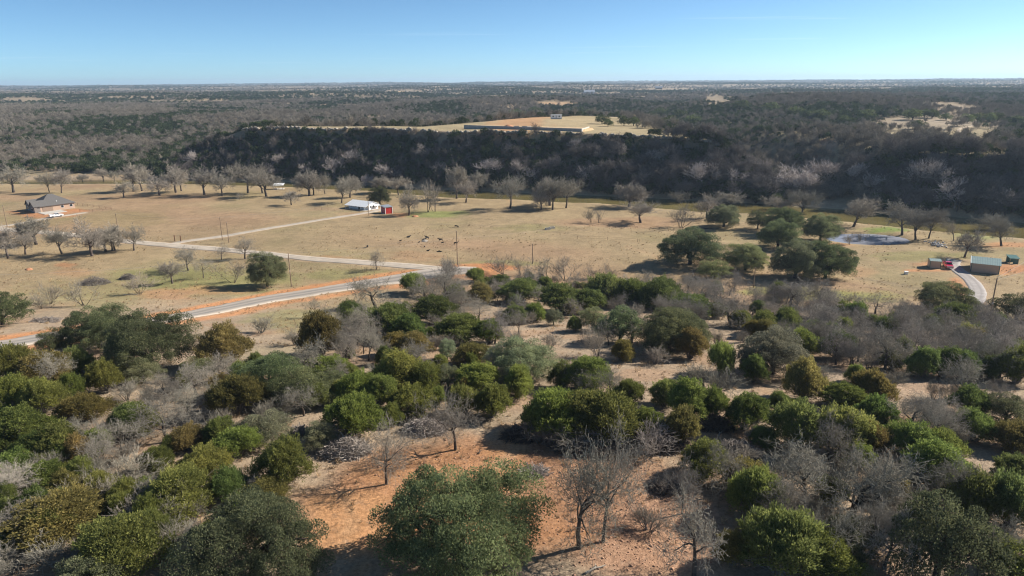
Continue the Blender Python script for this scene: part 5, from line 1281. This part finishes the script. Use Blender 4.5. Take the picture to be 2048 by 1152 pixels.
pile('soil_heap', at(57, 539), 1.6, 0.5, REDSOIL, 'small red soil heap in the grass beyond the brush piles', 'soil heap', 6)
for k, (t, back) in enumerate(((0.42, 8), (0.48, 10), (0.53, 7))):
    q = on_pad(t, back)
    m = MB()
    for j in range(5): m.box(-1.6, 1.6, -0.5 + j * 0.21, -0.33 + j * 0.21, 0, 0.5 + 0.15 * (j % 2))
    o = m.build('lumber_stack', GREYCON); o.location = q; o.rotation_euler = (0, 0, 0.3 * k)
    tag(o, ['low stack of grey lumber on the pad beside red soil', 'grey lumber stack in the middle of the building pad', 'grey lumber stack close behind the retaining wall'][k], 'lumber stack', 'lumber stacks on the building pad')
def build_trailer():
    a = at(1102, 238); e = empty('site_trailer', a, 0.06, 'white office trailer on the plateau behind the building pad', 'trailer')
    MB().box(0, 9, 0, 3.2, 0.5, 3.2).build('body', WHITE, e)
    panel(e, 'roof', WHITE_METAL, -0.1, 9.1, -0.1, 3.3, 3.2, 3.32)
    panel(e, 'skirt', GREYCON, 0.1, 8.9, 0.1, 3.1, -0.4, 0.5)
    for x in (1.2, 6.2):
        f = panel(e, 'window', GALV, x, x + 1.2, -0.06, 0.02, 1.5, 2.6); panel(f, 'pane', DARKGLASS, x + 0.1, x + 1.1, -0.08, -0.05, 1.6, 2.5)
    panel(e, 'door', GALV, 3.8, 4.8, -0.06, 0.02, 0.6, 2.7)
build_trailer()
def build_tank():
    a = at(1985, 283); e = empty('water_tank', a, 0.1, 'long silver horizontal water tank half hidden by plateau brush', 'tank')
    m = MB(); prof = [(-5.2, 0.35), (-4.7, 1.1), (-4.0, 1.45), (4.0, 1.45), (4.7, 1.1), (5.2, 0.35)]
    n = 14; vs = []; fs = []
    for x, r in prof:
        for i in range(n): vs.append((x, r * math.cos(i * 2 * math.pi / n), 1.9 + r * math.sin(i * 2 * math.pi / n)))
    for k in range(len(prof) - 1):
        for i in range(n): fs.append((k * n + i, k * n + (i + 1) % n, (k + 1) * n + (i + 1) % n, (k + 1) * n + i))
    fs += [tuple(range(n)), tuple(range((len(prof) - 1) * n, len(prof) * n))]
    m.add(vs, fs).build('shell', GALV, e)
    for x in (-3, 3): panel(e, 'saddle', GREYCON, x - 0.25, x + 0.25, -1.1, 1.1, -0.5, 0.9)
    MB().tube((1, 0, 3.3), (1, 0, 3.9), 0.25, n=8).build('hatch', GALV, e)
build_tank()
def far_house(px, py, w, mat, rmat, label, name, cat, rz=0.2):
    a = at(px, py); e = empty(name, a, rz, label, cat)
    d = w * 0.6; h = w * 0.2
    m = MB(); m.box(-w / 2, w / 2, -d / 2, d / 2, -1.5, h); m.build('wall', mat, e)
    r = MB(); r.poly([(-w / 2 - 1, -d / 2 - 1, h), (w / 2 + 1, -d / 2 - 1, h), (w / 2 + 1, 0, h + d * 0.3), (-w / 2 - 1, 0, h + d * 0.3)], 0.2); r.poly([(-w / 2 - 1, 0, h + d * 0.3), (w / 2 + 1, 0, h + d * 0.3), (w / 2 + 1, d / 2 + 1, h), (-w / 2 - 1, d / 2 + 1, h)], 0.2)
    r.build('roof', rmat, e)
    for x in (-0.3, 0.2): panel(e, 'door' if x > 0 else 'window', DARKGLASS, x * w - w * 0.05, x * w + w * 0.05, -d / 2 - 0.1, -d / 2 + 0.05, 0.2, h * 0.7)
    return e
far_house(1318, 178, 30, RUST, GALV, 'large dark red hay barn with pale roof on the far ridge', 'hay_barn', 'barn', -0.3)
far_house(803, 187, 24, BRICK, SANDSOIL, 'tan farmhouse among far evergreens beyond the valley', 'farmhouse', 'house', 0.3)
far_house(1178, 188, 34, GALV, GALV, 'long low pale metal barn in the far fields', 'field_barn', 'barn', 0.1)
for px, py, h, lb in ((227, 171, 70, 'thin radio mast on the skyline, one of a pair'), (264, 171, 62, 'thin radio mast on the skyline, one of a pair'), (621, 168, 75, 'thin radio mast standing alone on the skyline')):
    d = ray(px, py + 3); p = CAM + d * (5200 / d[1]); z = float(H(p[0], p[1]))
    m = MB(); m.tube((0, 0, -2), (0, 0, h), 0.55, 0.4, 4)
    e = empty('radio_mast', (p[0], p[1], z), 0, lb, 'radio mast', 'radio masts on the skyline')
    m.build('pole', GALV, e); MB().tube((0, 0, h - 6), (0, 0, h + 3), 0.25, 0.2, 4).build('antenna', RUST, e)

# ---- pickups
def pickup(name, loc, rz, paint, label):
    e = empty(name, loc, rz, label, 'pickup')
    L, W = 5.7, 1.95
    b = MB()
    prof = [(-2.85, 0.55), (-2.85, 1.12), (-2.75, 1.2), (2.0, 1.2), (2.1, 1.15), (2.75, 1.05), (2.88, 0.9), (2.88, 0.5), (2.3, 0.42), (-2.3, 0.42)]
    b.prism(prof, -W / 2, W / 2)
    body = b.build('body', paint, e)
    c = MB(); k = W / 2
    lo = [(-0.75, -k + 0.04), (1.35, -k + 0.04), (1.35, k - 0.04), (-0.75, k - 0.04)]; hi = [(-0.6, -k + 0.22), (0.7, -k + 0.22), (0.7, k - 0.22), (-0.6, k - 0.22)]
    c.add([(x, y, 1.19) for x, y in lo] + [(x, y, 1.88) for x, y in hi], [(3, 2, 1, 0), (4, 5, 6, 7), (0, 1, 5, 4), (1, 2, 6, 5), (2, 3, 7, 6), (3, 0, 4, 7)])
    cab = c.build('cab', paint, e)
    def quad(p, nm):
        P = [Vector(q) for q in p]; n = (P[1] - P[0]).cross(P[2] - P[0]).normalized()
        MB().poly([q + n * 0.012 for q in P], 0.02).build(nm, DARKGLASS, cab)
    quad([(1.30, -0.80, 1.25), (1.30, 0.80, 1.25), (0.76, 0.68, 1.82), (0.76, -0.68, 1.82)], 'windscreen')
    quad([(-0.735, 0.8, 1.26), (-0.735, -0.8, 1.26), (-0.62, -0.68, 1.8), (-0.62, 0.68, 1.8)], 'rear_window')
    for s in (-1, 1):
        for x0, x1 in ((-0.6, 0.18), (0.26, 1.05)):
            p = [(x0, s * (k - 0.055), 1.26), (x1, s * (k - 0.055), 1.26), (min(x1, 0.72), s * (k - 0.20), 1.8), (max(x0, -0.52), s * (k - 0.20), 1.8)]
            quad(p if s < 0 else p[::-1], 'side_window')
    bed = MB(); bed.box(-2.72, -0.85, -k + 0.12, k - 0.12, 1.19, 1.215); bed.build('bed_liner', RUBBER, body)
    for s in (-1, 1): MB().box(-2.8, -0.8, s * (k - 0.07) - 0.06, s * (k - 0.07) + 0.06, 1.195, 1.42).build('bed_side', paint, body)
    MB().box(-2.85, -2.74, -k + 0.1, k - 0.1, 1.195, 1.42).build('tailgate', paint, body)
    for x in (-1.75, 1.75):
        for s in (-1, 1):
            w = MB().tube((x, s * (k - 0.24), 0.39), (x, s * (k + 0.01), 0.39), 0.39, n=16).build('wheel', RUBBER, e)
            MB().tube((x, s * (k - 0.02), 0.39), (x, s * (k + 0.03), 0.39), 0.22, n=12).build('rim', CHROME, w)
    for s in (-1, 1):
        MB().box(2.80, 2.90, s * 0.72 - 0.18, s * 0.72 + 0.18, 0.82, 1.0).build('headlight', LAMP, e)
        MB().box(-2.88, -2.80, s * 0.86 - 0.08, s * 0.86 + 0.08, 0.8, 1.1).build('tail_light', REDPAINT, e)
        MB().box(0.95, 1.1, s * (k + 0.1) - 0.12, s * (k + 0.1) + 0.05, 1.25, 1.42).build('mirror', RUBBER, e)
    MB().box(2.82, 2.93, -0.5, 0.5, 0.72, 1.0).build('grille', CHROME, e)
    MB().box(2.84, 3.0, -0.95, 0.95, 0.42, 0.62).build('bumper', CHROME, e)
    return e
p = at(1895, 535); pickup('pickup_truck', p + Vector((0, 0, 0.10)), math.atan2(-1, -0.32), REDCAR, 'red pickup parked nose out beside the small tan shed')
p = at(113, 434); pickup('pickup_truck', p + Vector((0, 0, 0.10)), HOUSE_RZ - 0.12, WHITECAR, 'white pickup parked on the driveway before the brick house')

# ---- utility poles and wires
POLES = [(583, 573, 66, 'weathered wooden utility pole beside the paved road near the live oak'), (915, 530, 67, 'thin utility pole at the road junction'), (1065, 528, 40, 'short utility pole behind the mesquites at the pasture edge'), (238, 470, 42, 'utility pole behind the bare pecans on the gravel road'), (15, 455, 43, 'utility pole beside the house driveway'),
         (445, 480, 44, 'taller of two poles where the barn driveway meets the gravel road'), (458, 486, 40, 'shorter of two poles where the barn driveway meets the gravel road'), (738, 431, 36, 'pole standing before the white barn'), (1507, 575, 40, 'pole between the big live oaks and the brush'), (1976, 650, 95, 'tall weathered pole above the curved gravel driveway')]
tops = []
for i, (px, py, h, lb) in enumerate(POLES):
    p = at(px, py); hh = h * mpp(p) / 0.97
    e = empty('utility_pole', p, 0, lb, 'utility pole', 'utility poles')
    MB().tube((0, 0, -1.0), (0, 0, hh), 0.17, 0.12, 8).build('shaft', POLEWOOD, e)
    if i in (0, 9): MB().box(-0.06, 0.06, -0.28, -0.1, hh * 0.45, hh * 0.45 + 0.5).build('meter_box', GALV, e)
    MB().tube((0, -0.05, hh - 0.05), (0, -0.05, hh + 0.18), 0.05, 0.04, 6).build('insulator', GALV, e)
    tops.append(p + Vector((0, 0, hh + 0.1)))
def wire(a, b, sag, label):
    pts = [a.lerp(b, t) - Vector((0, 0, sag * 4 * t * (1 - t))) for t in np.linspace(0, 1, 13)]
    m = MB(); m.path([p - a for p in pts], 0.022, 4); o = m.build('power_line', WIRE); o.location = a
    tag(o, label, 'power line', 'power lines')
far_left = at(-90, 640, 10.5)
wire(tops[0], far_left, 1.2, 'thin power line running from the roadside pole over the grass')
wire(tops[0], tops[1], 1.5, 'thin power line between roadside pole and junction pole')
wire(tops[5], tops[7], 1.2, 'thin power line from the driveway poles to the white barn')
wire(tops[3], tops[5], 1.0, 'thin power line over the pasture between pecans and driveway poles')
wire(tops[9], at(2100, 520, 7.0), 0.8, 'thin power line leaving the tall pole past the tan barn')
wire(tops[9] - Vector((0, 0, 0.5)), at(2120, 545, 6.0), 0.8, 'lower thin cable leaving the tall pole past the tan barn')

# ---- fences: posts as single parts, wires as rails
def fence(name, pxs, spacing, h, label, rails=3, r=0.05, mat=RUST):
    W = [at(a, b) for a, b in pxs]; e = empty(name, W[0], 0, label, 'fence')
    post = MB().tube((0, 0, -0.4), (0, 0, h), r, n=6).mesh('post', mat)
    prev = None
    for a, b in zip(W[:-1], W[1:]):
        n = max(1, int((b - a).length / spacing))
        for k in range(n + 1):
            if k == 0 and prev is not None: continue
            p = a.lerp(b, k / n); p.z = float(H(p.x, p.y)); q = link('post', post, e); q.location = p - W[0]
            if prev is not None:
                for j in range(rails):
                    z = Vector((0, 0, h * (0.35 + 0.6 * j / max(rails - 1, 1))))
                    MB().tube(prev + z - W[0], p + z - W[0], 0.016 if r < 0.06 else 0.03, n=4).build('rail', mat, e)
            prev = p
fence('pipe_fence', [(136, 408), (175, 413), (223, 419), (186, 424), (160, 424)], 4.0, 1.35, 'rusty pipe fence round the yard behind the brick house', 3, 0.065)
fence('yard_fence', [(700, 410), (640, 414), (630, 419), (670, 423), (735, 425)], 3.6, 1.25, 'low wire fence round the yard of the white barn', 3, 0.05)
fence('field_fence', [(0, 428), (40, 432), (70, 435)], 5.0, 1.2, 'thin wire fence crossing the grass before the brick house', 2, 0.05)
fence('river_fence', [(1155, 478), (1215, 480), (1275, 484)], 9.0, 1.3, 'sparse wire fence in the pasture below the concrete troughs', 2, 0.05)
fence('road_fence', [(700, 548), (760, 541), (730, 541)], 5.0, 1.2, 'short wire fence beside the gnarled dead tree', 2, 0.06, POLEWOOD)
for px, py in ((350, 482), (362, 483)):
    p = at(px, py); e = empty('gate_post', p, 0, 'thick wooden gate post at the mouth of the barn driveway', 'gate post', 'gate posts')
    MB().tube((0, 0, -0.5), (0, 0, 2.3), 0.2, n=8).build('shaft', RUST, e); MB().tube((0, 0, 2.3), (0, 0, 2.42), 0.22, 0.14, n=8).build('cap', RUST, e)

# ---- cattle
def cow_mesh(name, pose):
    J = {}; E = []
    def v(k, co, r, par=None):
        J[k] = (co, r)
        if par: E.append((par, k))
    lying = pose == 'lying'
    bz = 0.55 if lying else 1.05
    v('hip', (-0.75, 0, bz), (0.30, 0.34)); v('belly', (-0.1, 0, bz - 0.06), (0.37, 0.42), 'hip'); v('chest', (0.55, 0, bz + 0.02), (0.31, 0.38), 'belly')
    v('rump', (-1.0, 0, bz + 0.06), (0.18, 0.20), 'hip')
    v('tail1', (-1.15, 0, bz - 0.05), (0.04, 0.04), 'rump'); v('tail2', (-1.2, 0, max(bz - 0.7, 0.12)), (0.03, 0.03), 'tail1')
    if pose == 'grazing': nk = [((0.95, 0, 0.85), 0.20), ((1.25, 0, 0.5), 0.15), ((1.42, 0.02, 0.28), 0.13), ((1.5, 0.02, 0.1), 0.08)]
    else: nk = [((0.92, 0, bz + 0.25), 0.21), ((1.15, 0, bz + 0.45), 0.16), ((1.36, 0, bz + 0.44), 0.14), ((1.62, 0, bz + 0.30), 0.085)]
    par = 'chest'
    for i, (c, r) in enumerate(nk): v('n%d' % i, c, (r, r), par); par = 'n%d' % i
    for s in (-1, 1):
        h = nk[2][0]; v('ear%d' % s, (h[0] - 0.06, s * 0.26, h[2] + 0.06), (0.05, 0.03), 'n2')
        if lying:
            v('fk%d' % s, (0.75, s * 0.3, 0.18), (0.10, 0.10), 'chest'); v('ff%d' % s, (0.45, s * 0.36, 0.09), (0.07, 0.07), 'fk%d' % s)
            v('hk%d' % s, (-0.45, s * 0.42, 0.2), (0.13, 0.13), 'hip'); v('hf%d' % s, (-0.1, s * 0.5, 0.09), (0.07, 0.07), 'hk%d' % s)
        else:
            st = 0.1 * s
            v('fs%d' % s, (0.62, s * 0.2, 0.75), (0.13, 0.12), 'chest'); v('fk%d' % s, (0.60 + st, s * 0.21, 0.42), (0.075, 0.075), 'fs%d' % s); v('ff%d' % s, (0.60 + st, s * 0.21, 0.04), (0.06, 0.06), 'fk%d' % s)
            v('hs%d' % s, (-0.72, s * 0.2, 0.78), (0.17, 0.14), 'hip'); v('hk%d' % s, (-0.92 - st, s * 0.21, 0.46), (0.08, 0.075), 'hs%d' % s); v('hf%d' % s, (-0.85 - st, s * 0.21, 0.04), (0.06, 0.06), 'hk%d' % s)
    keys = list(J); me = bpy.data.meshes.new('cow_skeleton')
    me.from_pydata([J[k][0] for k in keys], [(keys.index(a), keys.index(b)) for a, b in E], [])
    o = bpy.data.objects.new('cow_skeleton', me); COL.objects.link(o)
    sk = o.modifiers.new('skin', 'SKIN'); sk.use_smooth_shade = True
    for i, k in enumerate(keys):
        d = me.skin_vertices[0].data[i]; d.radius = J[k][1]; d.use_root = (k == 'hip')
    sb = o.modifiers.new('sub', 'SUBSURF'); sb.levels = 1; sb.render_levels = 1
    dg = bpy.context.evaluated_depsgraph_get(); dg.update()
    out = bpy.data.meshes.new_from_object(o.evaluated_get(dg)); out.name = name
    bpy.data.objects.remove(o); out.materials.clear(); out.materials.append(HIDE)
    for p in out.polygons: p.use_smooth = True
    return out
COWS = {k: cow_mesh('cow_' + k, k) for k in ('standing', 'grazing', 'lying')}
HERD = [(735, 495, 'grazing', 1.6, 1.0, 'black cow grazing alone beside the lone dead tree'), (913, 455, 'grazing', -0.3, 1.0, 'black cow grazing alone far out in the pasture'), (817, 475, 'lying', 0.6, 1.0, 'black cow lying apart from the herd beyond the hay'),
        (854, 478, 'standing', 2.6, 1.05, 'black cow standing at the pile of grey hay'), (848, 480, 'lying', 0.2, 0.9, 'black cow lying tight against the grey hay'), (881, 482, 'standing', 3.3, 1.0, 'black cow standing sideways between the hay and the pole'), (912, 489, 'standing', 0.1, 0.95, 'black cow standing beside the thin junction pole'),
        (885, 486, 'lying', 0.4, 0.65, 'black calf lying just below the sideways cow'), (838, 485, 'lying', 1.0, 0.6, 'black calf lying by the grey hay'), (849, 494, 'lying', 2.0, 0.6, 'lone black calf lying out below the hay'), (856, 502, 'lying', 0.2, 0.7, 'black calf lying near the gravel road, apart from others'), (876, 504, 'lying', 0.5, 0.65, 'black calf, one of two lying together near the gravel road'), (881, 504, 'lying', 3.0, 0.65, 'black calf, one of two lying together near the gravel road'), (801, 482, 'lying', 0.4, 0.6, 'black calf lying farthest from the hay')]
HERD[8] = HERD[8][:5] + ('black calf lying against the scattered edge of the hay',)
for px, py, pose, rz, sc, lb in HERD:
    o = link('cow' if sc > 0.8 else 'calf', COWS[pose]); o.location = at(px, py, -0.02); o.rotation_euler = (0, 0, rz); o.scale = (sc * 0.78,) * 3
    tag(o, lb, 'cow' if sc > 0.8 else 'calf', 'black cattle in the pasture')
pile('hay_heap', at(849, 482), 1.9, 0.5, HAY, 'flattened heap of grey hay where the cattle feed', 'hay', 9)
for k, (px, py) in enumerate(((1096, 459), (1104, 457))):
    e = empty('water_trough', at(px, py), 0.35, 'pale concrete water trough in the pasture, one of two end to end', 'trough', 'water troughs')
    for x0, x1, y0, y1 in ((-1.1, 1.1, -0.6, -0.45), (-1.1, 1.1, 0.45, 0.6), (-1.1, -0.95, -0.45, 0.45), (0.95, 1.1, -0.45, 0.45)): panel(e, 'side', CONCRETE, x0, x1, y0, y1, -0.3, 0.75)
    panel(e, 'water', DARKGLASS, -0.94, 0.94, -0.44, 0.44, 0.2, 0.6)
def build_well_box():
    e = empty('well_box', at(1812, 548), -0.1, 'small white-lidded well box alone in the pasture by the shed', 'well box')
    panel(e, 'body', WHITE, -0.5, 0.5, -0.4, 0.4, -0.3, 0.75); panel(e, 'lid', WHITE, -0.6, 0.6, -0.5, 0.5, 0.75, 0.87)
build_well_box()

# ---- heaps of cut brush, logs, rocks
def stick_heap(name, loc, rx, ry, h, n, mat_rgb, label, cat, group=None, r0=0.03, seed=0, spread=0.45):
    rng = np.random.default_rng(seed + 900)
    a = rng.uniform(0, 6.28, n); q = np.sqrt(rng.uniform(0, 1, n))
    x = rx * q * np.cos(a); y = ry * q * np.sin(a); z = h * (1 - q ** 2) * rng.uniform(0.1, 1, n)
    th = rng.uniform(0, 6.28, n); ph = rng.normal(size=n) * spread; L = rng.uniform(0.5, 1.9, n)
    D = np.stack([np.cos(th) * np.cos(ph), np.sin(th) * np.cos(ph), np.sin(ph)], 1)
    C = np.stack([x, y, z + 0.05], 1)
    P0 = C - D * L[:, None] / 2; P1 = C + D * L[:, None] / 2
    P0[:, 2] = np.maximum(P0[:, 2], 0.02); P1[:, 2] = np.maximum(P1[:, 2], 0.02)
    mid = (P0 + P1) / 2 + rng.normal(size=P0.shape) * 0.12
    R = r0 * rng.uniform(0.4, 1.3, n)
    V, Q = tubes(np.vstack([P0, mid]), np.vstack([mid, P1]), np.concatenate([R, R * 0.8]), np.concatenate([R * 0.8, R * 0.35]), 3)
    me = mesh_np(name, V, Q, TWIG, np.repeat(rng.uniform(0, 1, 2 * n), 3))
    o = link(name, me); o.location = loc; o.color = (*mat_rgb, 1)
    tag(o, label, cat, group); return o
GREYST = (0.30, 0.27, 0.245); DKST = (0.13, 0.11, 0.095)
for k, (px, py, w, hpx, n, colr, lb) in enumerate([
    (190, 574, 60, 17, 900, (0.19, 0.17, 0.155), 'large rounded grey brush pile in the grass beyond the paved road'), (256, 562, 32, 12, 500, (0.2, 0.18, 0.165), 'smaller grey brush pile in the grass beyond the paved road'), (90, 645, 60, 7, 350, GREYST, 'flat scatter of grey cut branches by the orange verge'),
    (690, 915, 105, 34, 1500, (0.36, 0.32, 0.28), 'long pale pile of dead limbs along the top of the clearing'), (640, 905, 70, 30, 900, (0.34, 0.30, 0.26), 'pale pile of dead limbs beside the silvery oak bush'), (850, 872, 90, 28, 1100, GREYST, 'grey pile of dead limbs behind the round-crowned bare oak'), (1045, 885, 80, 30, 900, DKST, 'dark brush pile at the skirt of the big juniper thicket'), (1190, 900, 190, 34, 2000, DKST, 'long dark pile of dead juniper limbs below the thicket'),
    (1470, 925, 100, 36, 1300, (0.25, 0.225, 0.2), 'grey brush pile between clearing and junipers on the stony slope'), (1430, 862, 80, 26, 900, DKST, 'dark brush pile under the row of junipers'), (1330, 905, 100, 36, 1300, DKST, 'dark heap of dead twigs beside the reddish juniper'), (445, 985, 60, 26, 600, DKST, 'dark brush pile in the gap among yellow-green junipers'), (1070, 950, 60, 12, 260, GREYST, 'thin scatter of dead branches in the middle of the clearing'), (600, 875, 40, 20, 350, GREYST, 'small grey limb pile under the silvery oak bush'), (1330, 985, 60, 16, 300, DKST, 'low dark scatter of twigs beside the crooked oak'), (700, 625, 80, 12, 350, GREYST, 'scatter of grey limbs in the grass below the road')]):
    p = at(px, py - hpx * 0.35); m = mpp(p)
    stick_heap('brush_pile', p, w * m / 2, w * m / 2 * 0.7, hpx * m * 0.9, n, colr, lb, 'brush pile', 'piles of cut brush', 0.045 if px < 300 or py > 800 else 0.05, k)
for k, (px, py, L, rz, lb) in enumerate([(262, 590, 4.0, 0.1, 'grey fallen log in the grass under the mesquite'), (1360, 857, 2.4, 0.9, 'short pale fallen limb'), (1440, 869, 1.6, 1.0, 'white broken limb on bare ground below the junipers'), (1190, 1140, 2.2, 0.5, 'thin pale fallen stick on the red stony ground'), (1125, 892, 1.1, 0.1, 'short tan log at the upper edge of the clearing'), (960, 905, 0.9, 1.2, 'small dark stump at the upper edge of the clearing'), (1420, 458, 7.0, -0.2, 'dark fallen trunk lying under the leaning live oak'), (712, 860, 2.5, 0.3, 'pale fallen limb behind the dead limb pile')]):
    if k == 1: continue
    p = at(px, py); m = MB()
    a = Vector((-L / 2, 0, 0.12)); r = 0.06 + 0.03 * L
    for j in range(4):
        b = Vector((-L / 2 + L * (j + 1) / 4, 0.12 * L * math.sin(j * 1.7) * 0.4, 0.12 + 0.03 * L * (j % 2))); m.tube(a, b, r, r * 0.82, 7); r *= 0.82; a = b
    m.tube((0, 0, 0.15), (L * 0.12, L * 0.16, 0.35), r * 1.1, r * 0.6, 5)
    o = m.build('fallen_log', surf('log_wood_%d' % k, (0.38, 0.33, 0.27) if k != 6 and k != 5 else (0.05, 0.045, 0.04), 0.9, var=0.2)); o.location = p; o.rotation_euler = (0, 0, rz)
    tag(o, lb, 'log', 'fallen logs and limbs')

def rocks(name, P, size, mat, label, cat, flat=0.6, seed=1):
    rng = np.random.default_rng(seed)
    base = np.array([(1, 0, 0), (-1, 0, 0), (0, 1, 0), (0, -1, 0), (0, 0, 1), (0, 0, -0.6), (0.6, 0.6, 0.45), (-0.6, 0.6, 0.5), (-0.6, -0.6, 0.45), (0.6, -0.6, 0.5)], float)
    T = np.array([(4, 0, 6), (4, 6, 2), (4, 2, 7), (4, 7, 1), (4, 1, 8), (4, 8, 3), (4, 3, 9), (4, 9, 0), (5, 6, 0), (5, 2, 6), (5, 7, 2), (5, 1, 7), (5, 8, 1), (5, 3, 8), (5, 9, 3), (5, 0, 9)])
    n = len(P); B = base[None] * (1 + rng.normal(size=(n, 10, 3)) * 0.16) * np.array([1, 0.8, flat])
    a = rng.uniform(0, 6.28, n); ca, sa = np.cos(a)[:, None], np.sin(a)[:, None]
    X = B[:, :, 0] * ca - B[:, :, 1] * sa; Y = B[:, :, 0] * sa + B[:, :, 1] * ca
    V = np.stack([X, Y, B[:, :, 2]], 2) * np.asarray(size)[:, None, None] + np.asarray(P)[:, None, :]
    Q = (T[None] + (np.arange(n) * 10)[:, None, None]).reshape(-1, 3)
    o = link(name, mesh_np(name, V.reshape(-1, 3), Q, mat)); return tag(o, label, cat, kind='stuff')
def scatter_rocks():
    rng = np.random.default_rng(17)
    def pts(cx, cy_, rx, ry, n):
        c = ground_px(cx, cy_); m = mpp(c); y0 = ground_px(cx, cy_ + ry)[1]; y1 = ground_px(cx, cy_ - ry)[1]
        X = c[0] + rng.normal(size=n) * rx * m * 0.5; Y = (y0 + y1) / 2 + rng.normal(size=n) * (y1 - y0) * 0.27
        return np.stack([X, Y, H(X, Y)], 1)
    P = np.vstack([pts(1180, 980, 220, 100, 2600), pts(1280, 1090, 200, 70, 1300), pts(900, 930, 260, 40, 700), pts(1470, 870, 90, 25, 150), pts(1820, 780, 150, 40, 250), pts(1650, 760, 120, 30, 120)])
    rocks('stones', P, 0.03 + rng.gamma(1.3, 0.028, len(P)), REDROCK, 'red brown stones strewn over the clay clearing', 'stones', 0.7, 3)
    # limestone rim of the bluff
    xs = np.linspace(-185, 118, 560); best = []
    for x in xs:
        ys = float(yf(x)) + np.arange(14, 50, 0.5); z = H(np.full(len(ys), x), ys); g = np.gradient(z, 0.5)
        tt = bluff_t(np.full(len(ys), x), (ys - float(yf(x))) * 0.93); i = int(np.argmax(tt > 0.955)); best.append((x, ys[i], z[i] + 0.35))
    best = np.array(best); best += rng.normal(size=best.shape) * np.array([0.3, 0.35, 0.35])
    keep = fbm(best[:, 0] / 9, best[:, 0] * 0, 71, 3) > 0.36
    rocks('rim_boulders', best[keep], rng.uniform(0.7, 1.8, keep.sum()), ROCK, 'broken limestone ledge along the rim of the bluff', 'rock ledge', 0.75, 5)
    P = pts(1875, 490, 14, 4, 90); P[:, 2] += rng.uniform(0, 0.7, len(P))
    rocks('riprap', P, rng.uniform(0.25, 0.6, len(P)), GREYROCK, 'heap of grey broken rock beside the pond outlet', 'rock heap', 0.7, 6)
    P = pts(330, 346, 70, 6, 120); rocks('bank_stones', P, rng.uniform(0.3, 0.9, len(P)), ROCK, 'pale rocks on the far river bank at the hillside foot', 'rocks', 0.6, 7)
scatter_rocks()

# dry grass tufts and weeds over the brush floor and road sides
def grass():
    rng = np.random.default_rng(29)
    def blade_set(seed, n, h, mat):
        r = np.random.default_rng(seed); a = r.uniform(0, 6.28, n); t = r.uniform(0.1, 0.8, n)
        D = np.stack([np.cos(a) * np.sin(t), np.sin(a) * np.sin(t), np.cos(t)], 1); C = np.stack([np.cos(a), np.sin(a), a * 0], 1) * 0.07
        V, Q = cards(C, D, h * r.uniform(0.5, 1.2, n), np.full(n, 0.035), r)
        return (V, Q, r.uniform(0, 1, n), mat)
    n = 16000
    Y = rng.uniform(58, 300, n) ** 1.0; X = rng.uniform(-0.78, 0.78, n) * (Y + 12)
    k = fbm(X / 9, Y / 9, 33, 3) > 0.46; X, Y = X[k], Y[k]
    L = np.vstack([v[0][::3] for v in ROADS.values()])
    d = np.full(len(X), 1e9)
    for c in range(0, len(X), 4000): d[c:c + 4000] = np.sqrt(((X[c:c + 4000, None] - L[None, :, 0]) ** 2 + (Y[c:c + 4000, None] - L[None, :, 1]) ** 2).min(1))
    k = d > 4.5; X, Y = X[k], Y[k]; n = len(X)
    s = rng.uniform(0.5, 1.5, n); scl = np.stack([s, s, s * rng.uniform(0.7, 1.1, n)], 1)
    scatter_object('dry_grass', np.stack([X, Y, H(X, Y) - 0.02], 1), rng.uniform(0, 6.28, n), scl, rng.integers(0, 2, n), [hidden_proto('kind_a', [blade_set(61, 26, 0.34, TUFT)]), hidden_proto('kind_b', [blade_set(62, 20, 0.5, TUFT)])], 'tufts of dry tan grass between the shrubs', 'grass')
grass()

# ------------------------------------------------------------------ haze
def build_haze():
    m, n, l = new_mat('thin_air_haze')
    o = n.new('ShaderNodeOutputMaterial'); v = n.new('ShaderNodeVolumePrincipled')
    v.inputs['Color'].default_value = (0.62, 0.80, 1.0, 1); v.inputs['Density'].default_value = 0.00008; v.inputs['Anisotropy'].default_value = 0.2
    l.new(v.outputs[0], o.inputs['Volume'])
    top = 0
    b = MB().box(-15500, 15500, -400, 15200, -45, 128)
    q = b.build('haze', m); tag(q, 'thin blue winter haze over the far hills', 'haze', kind='stuff')
build_haze()
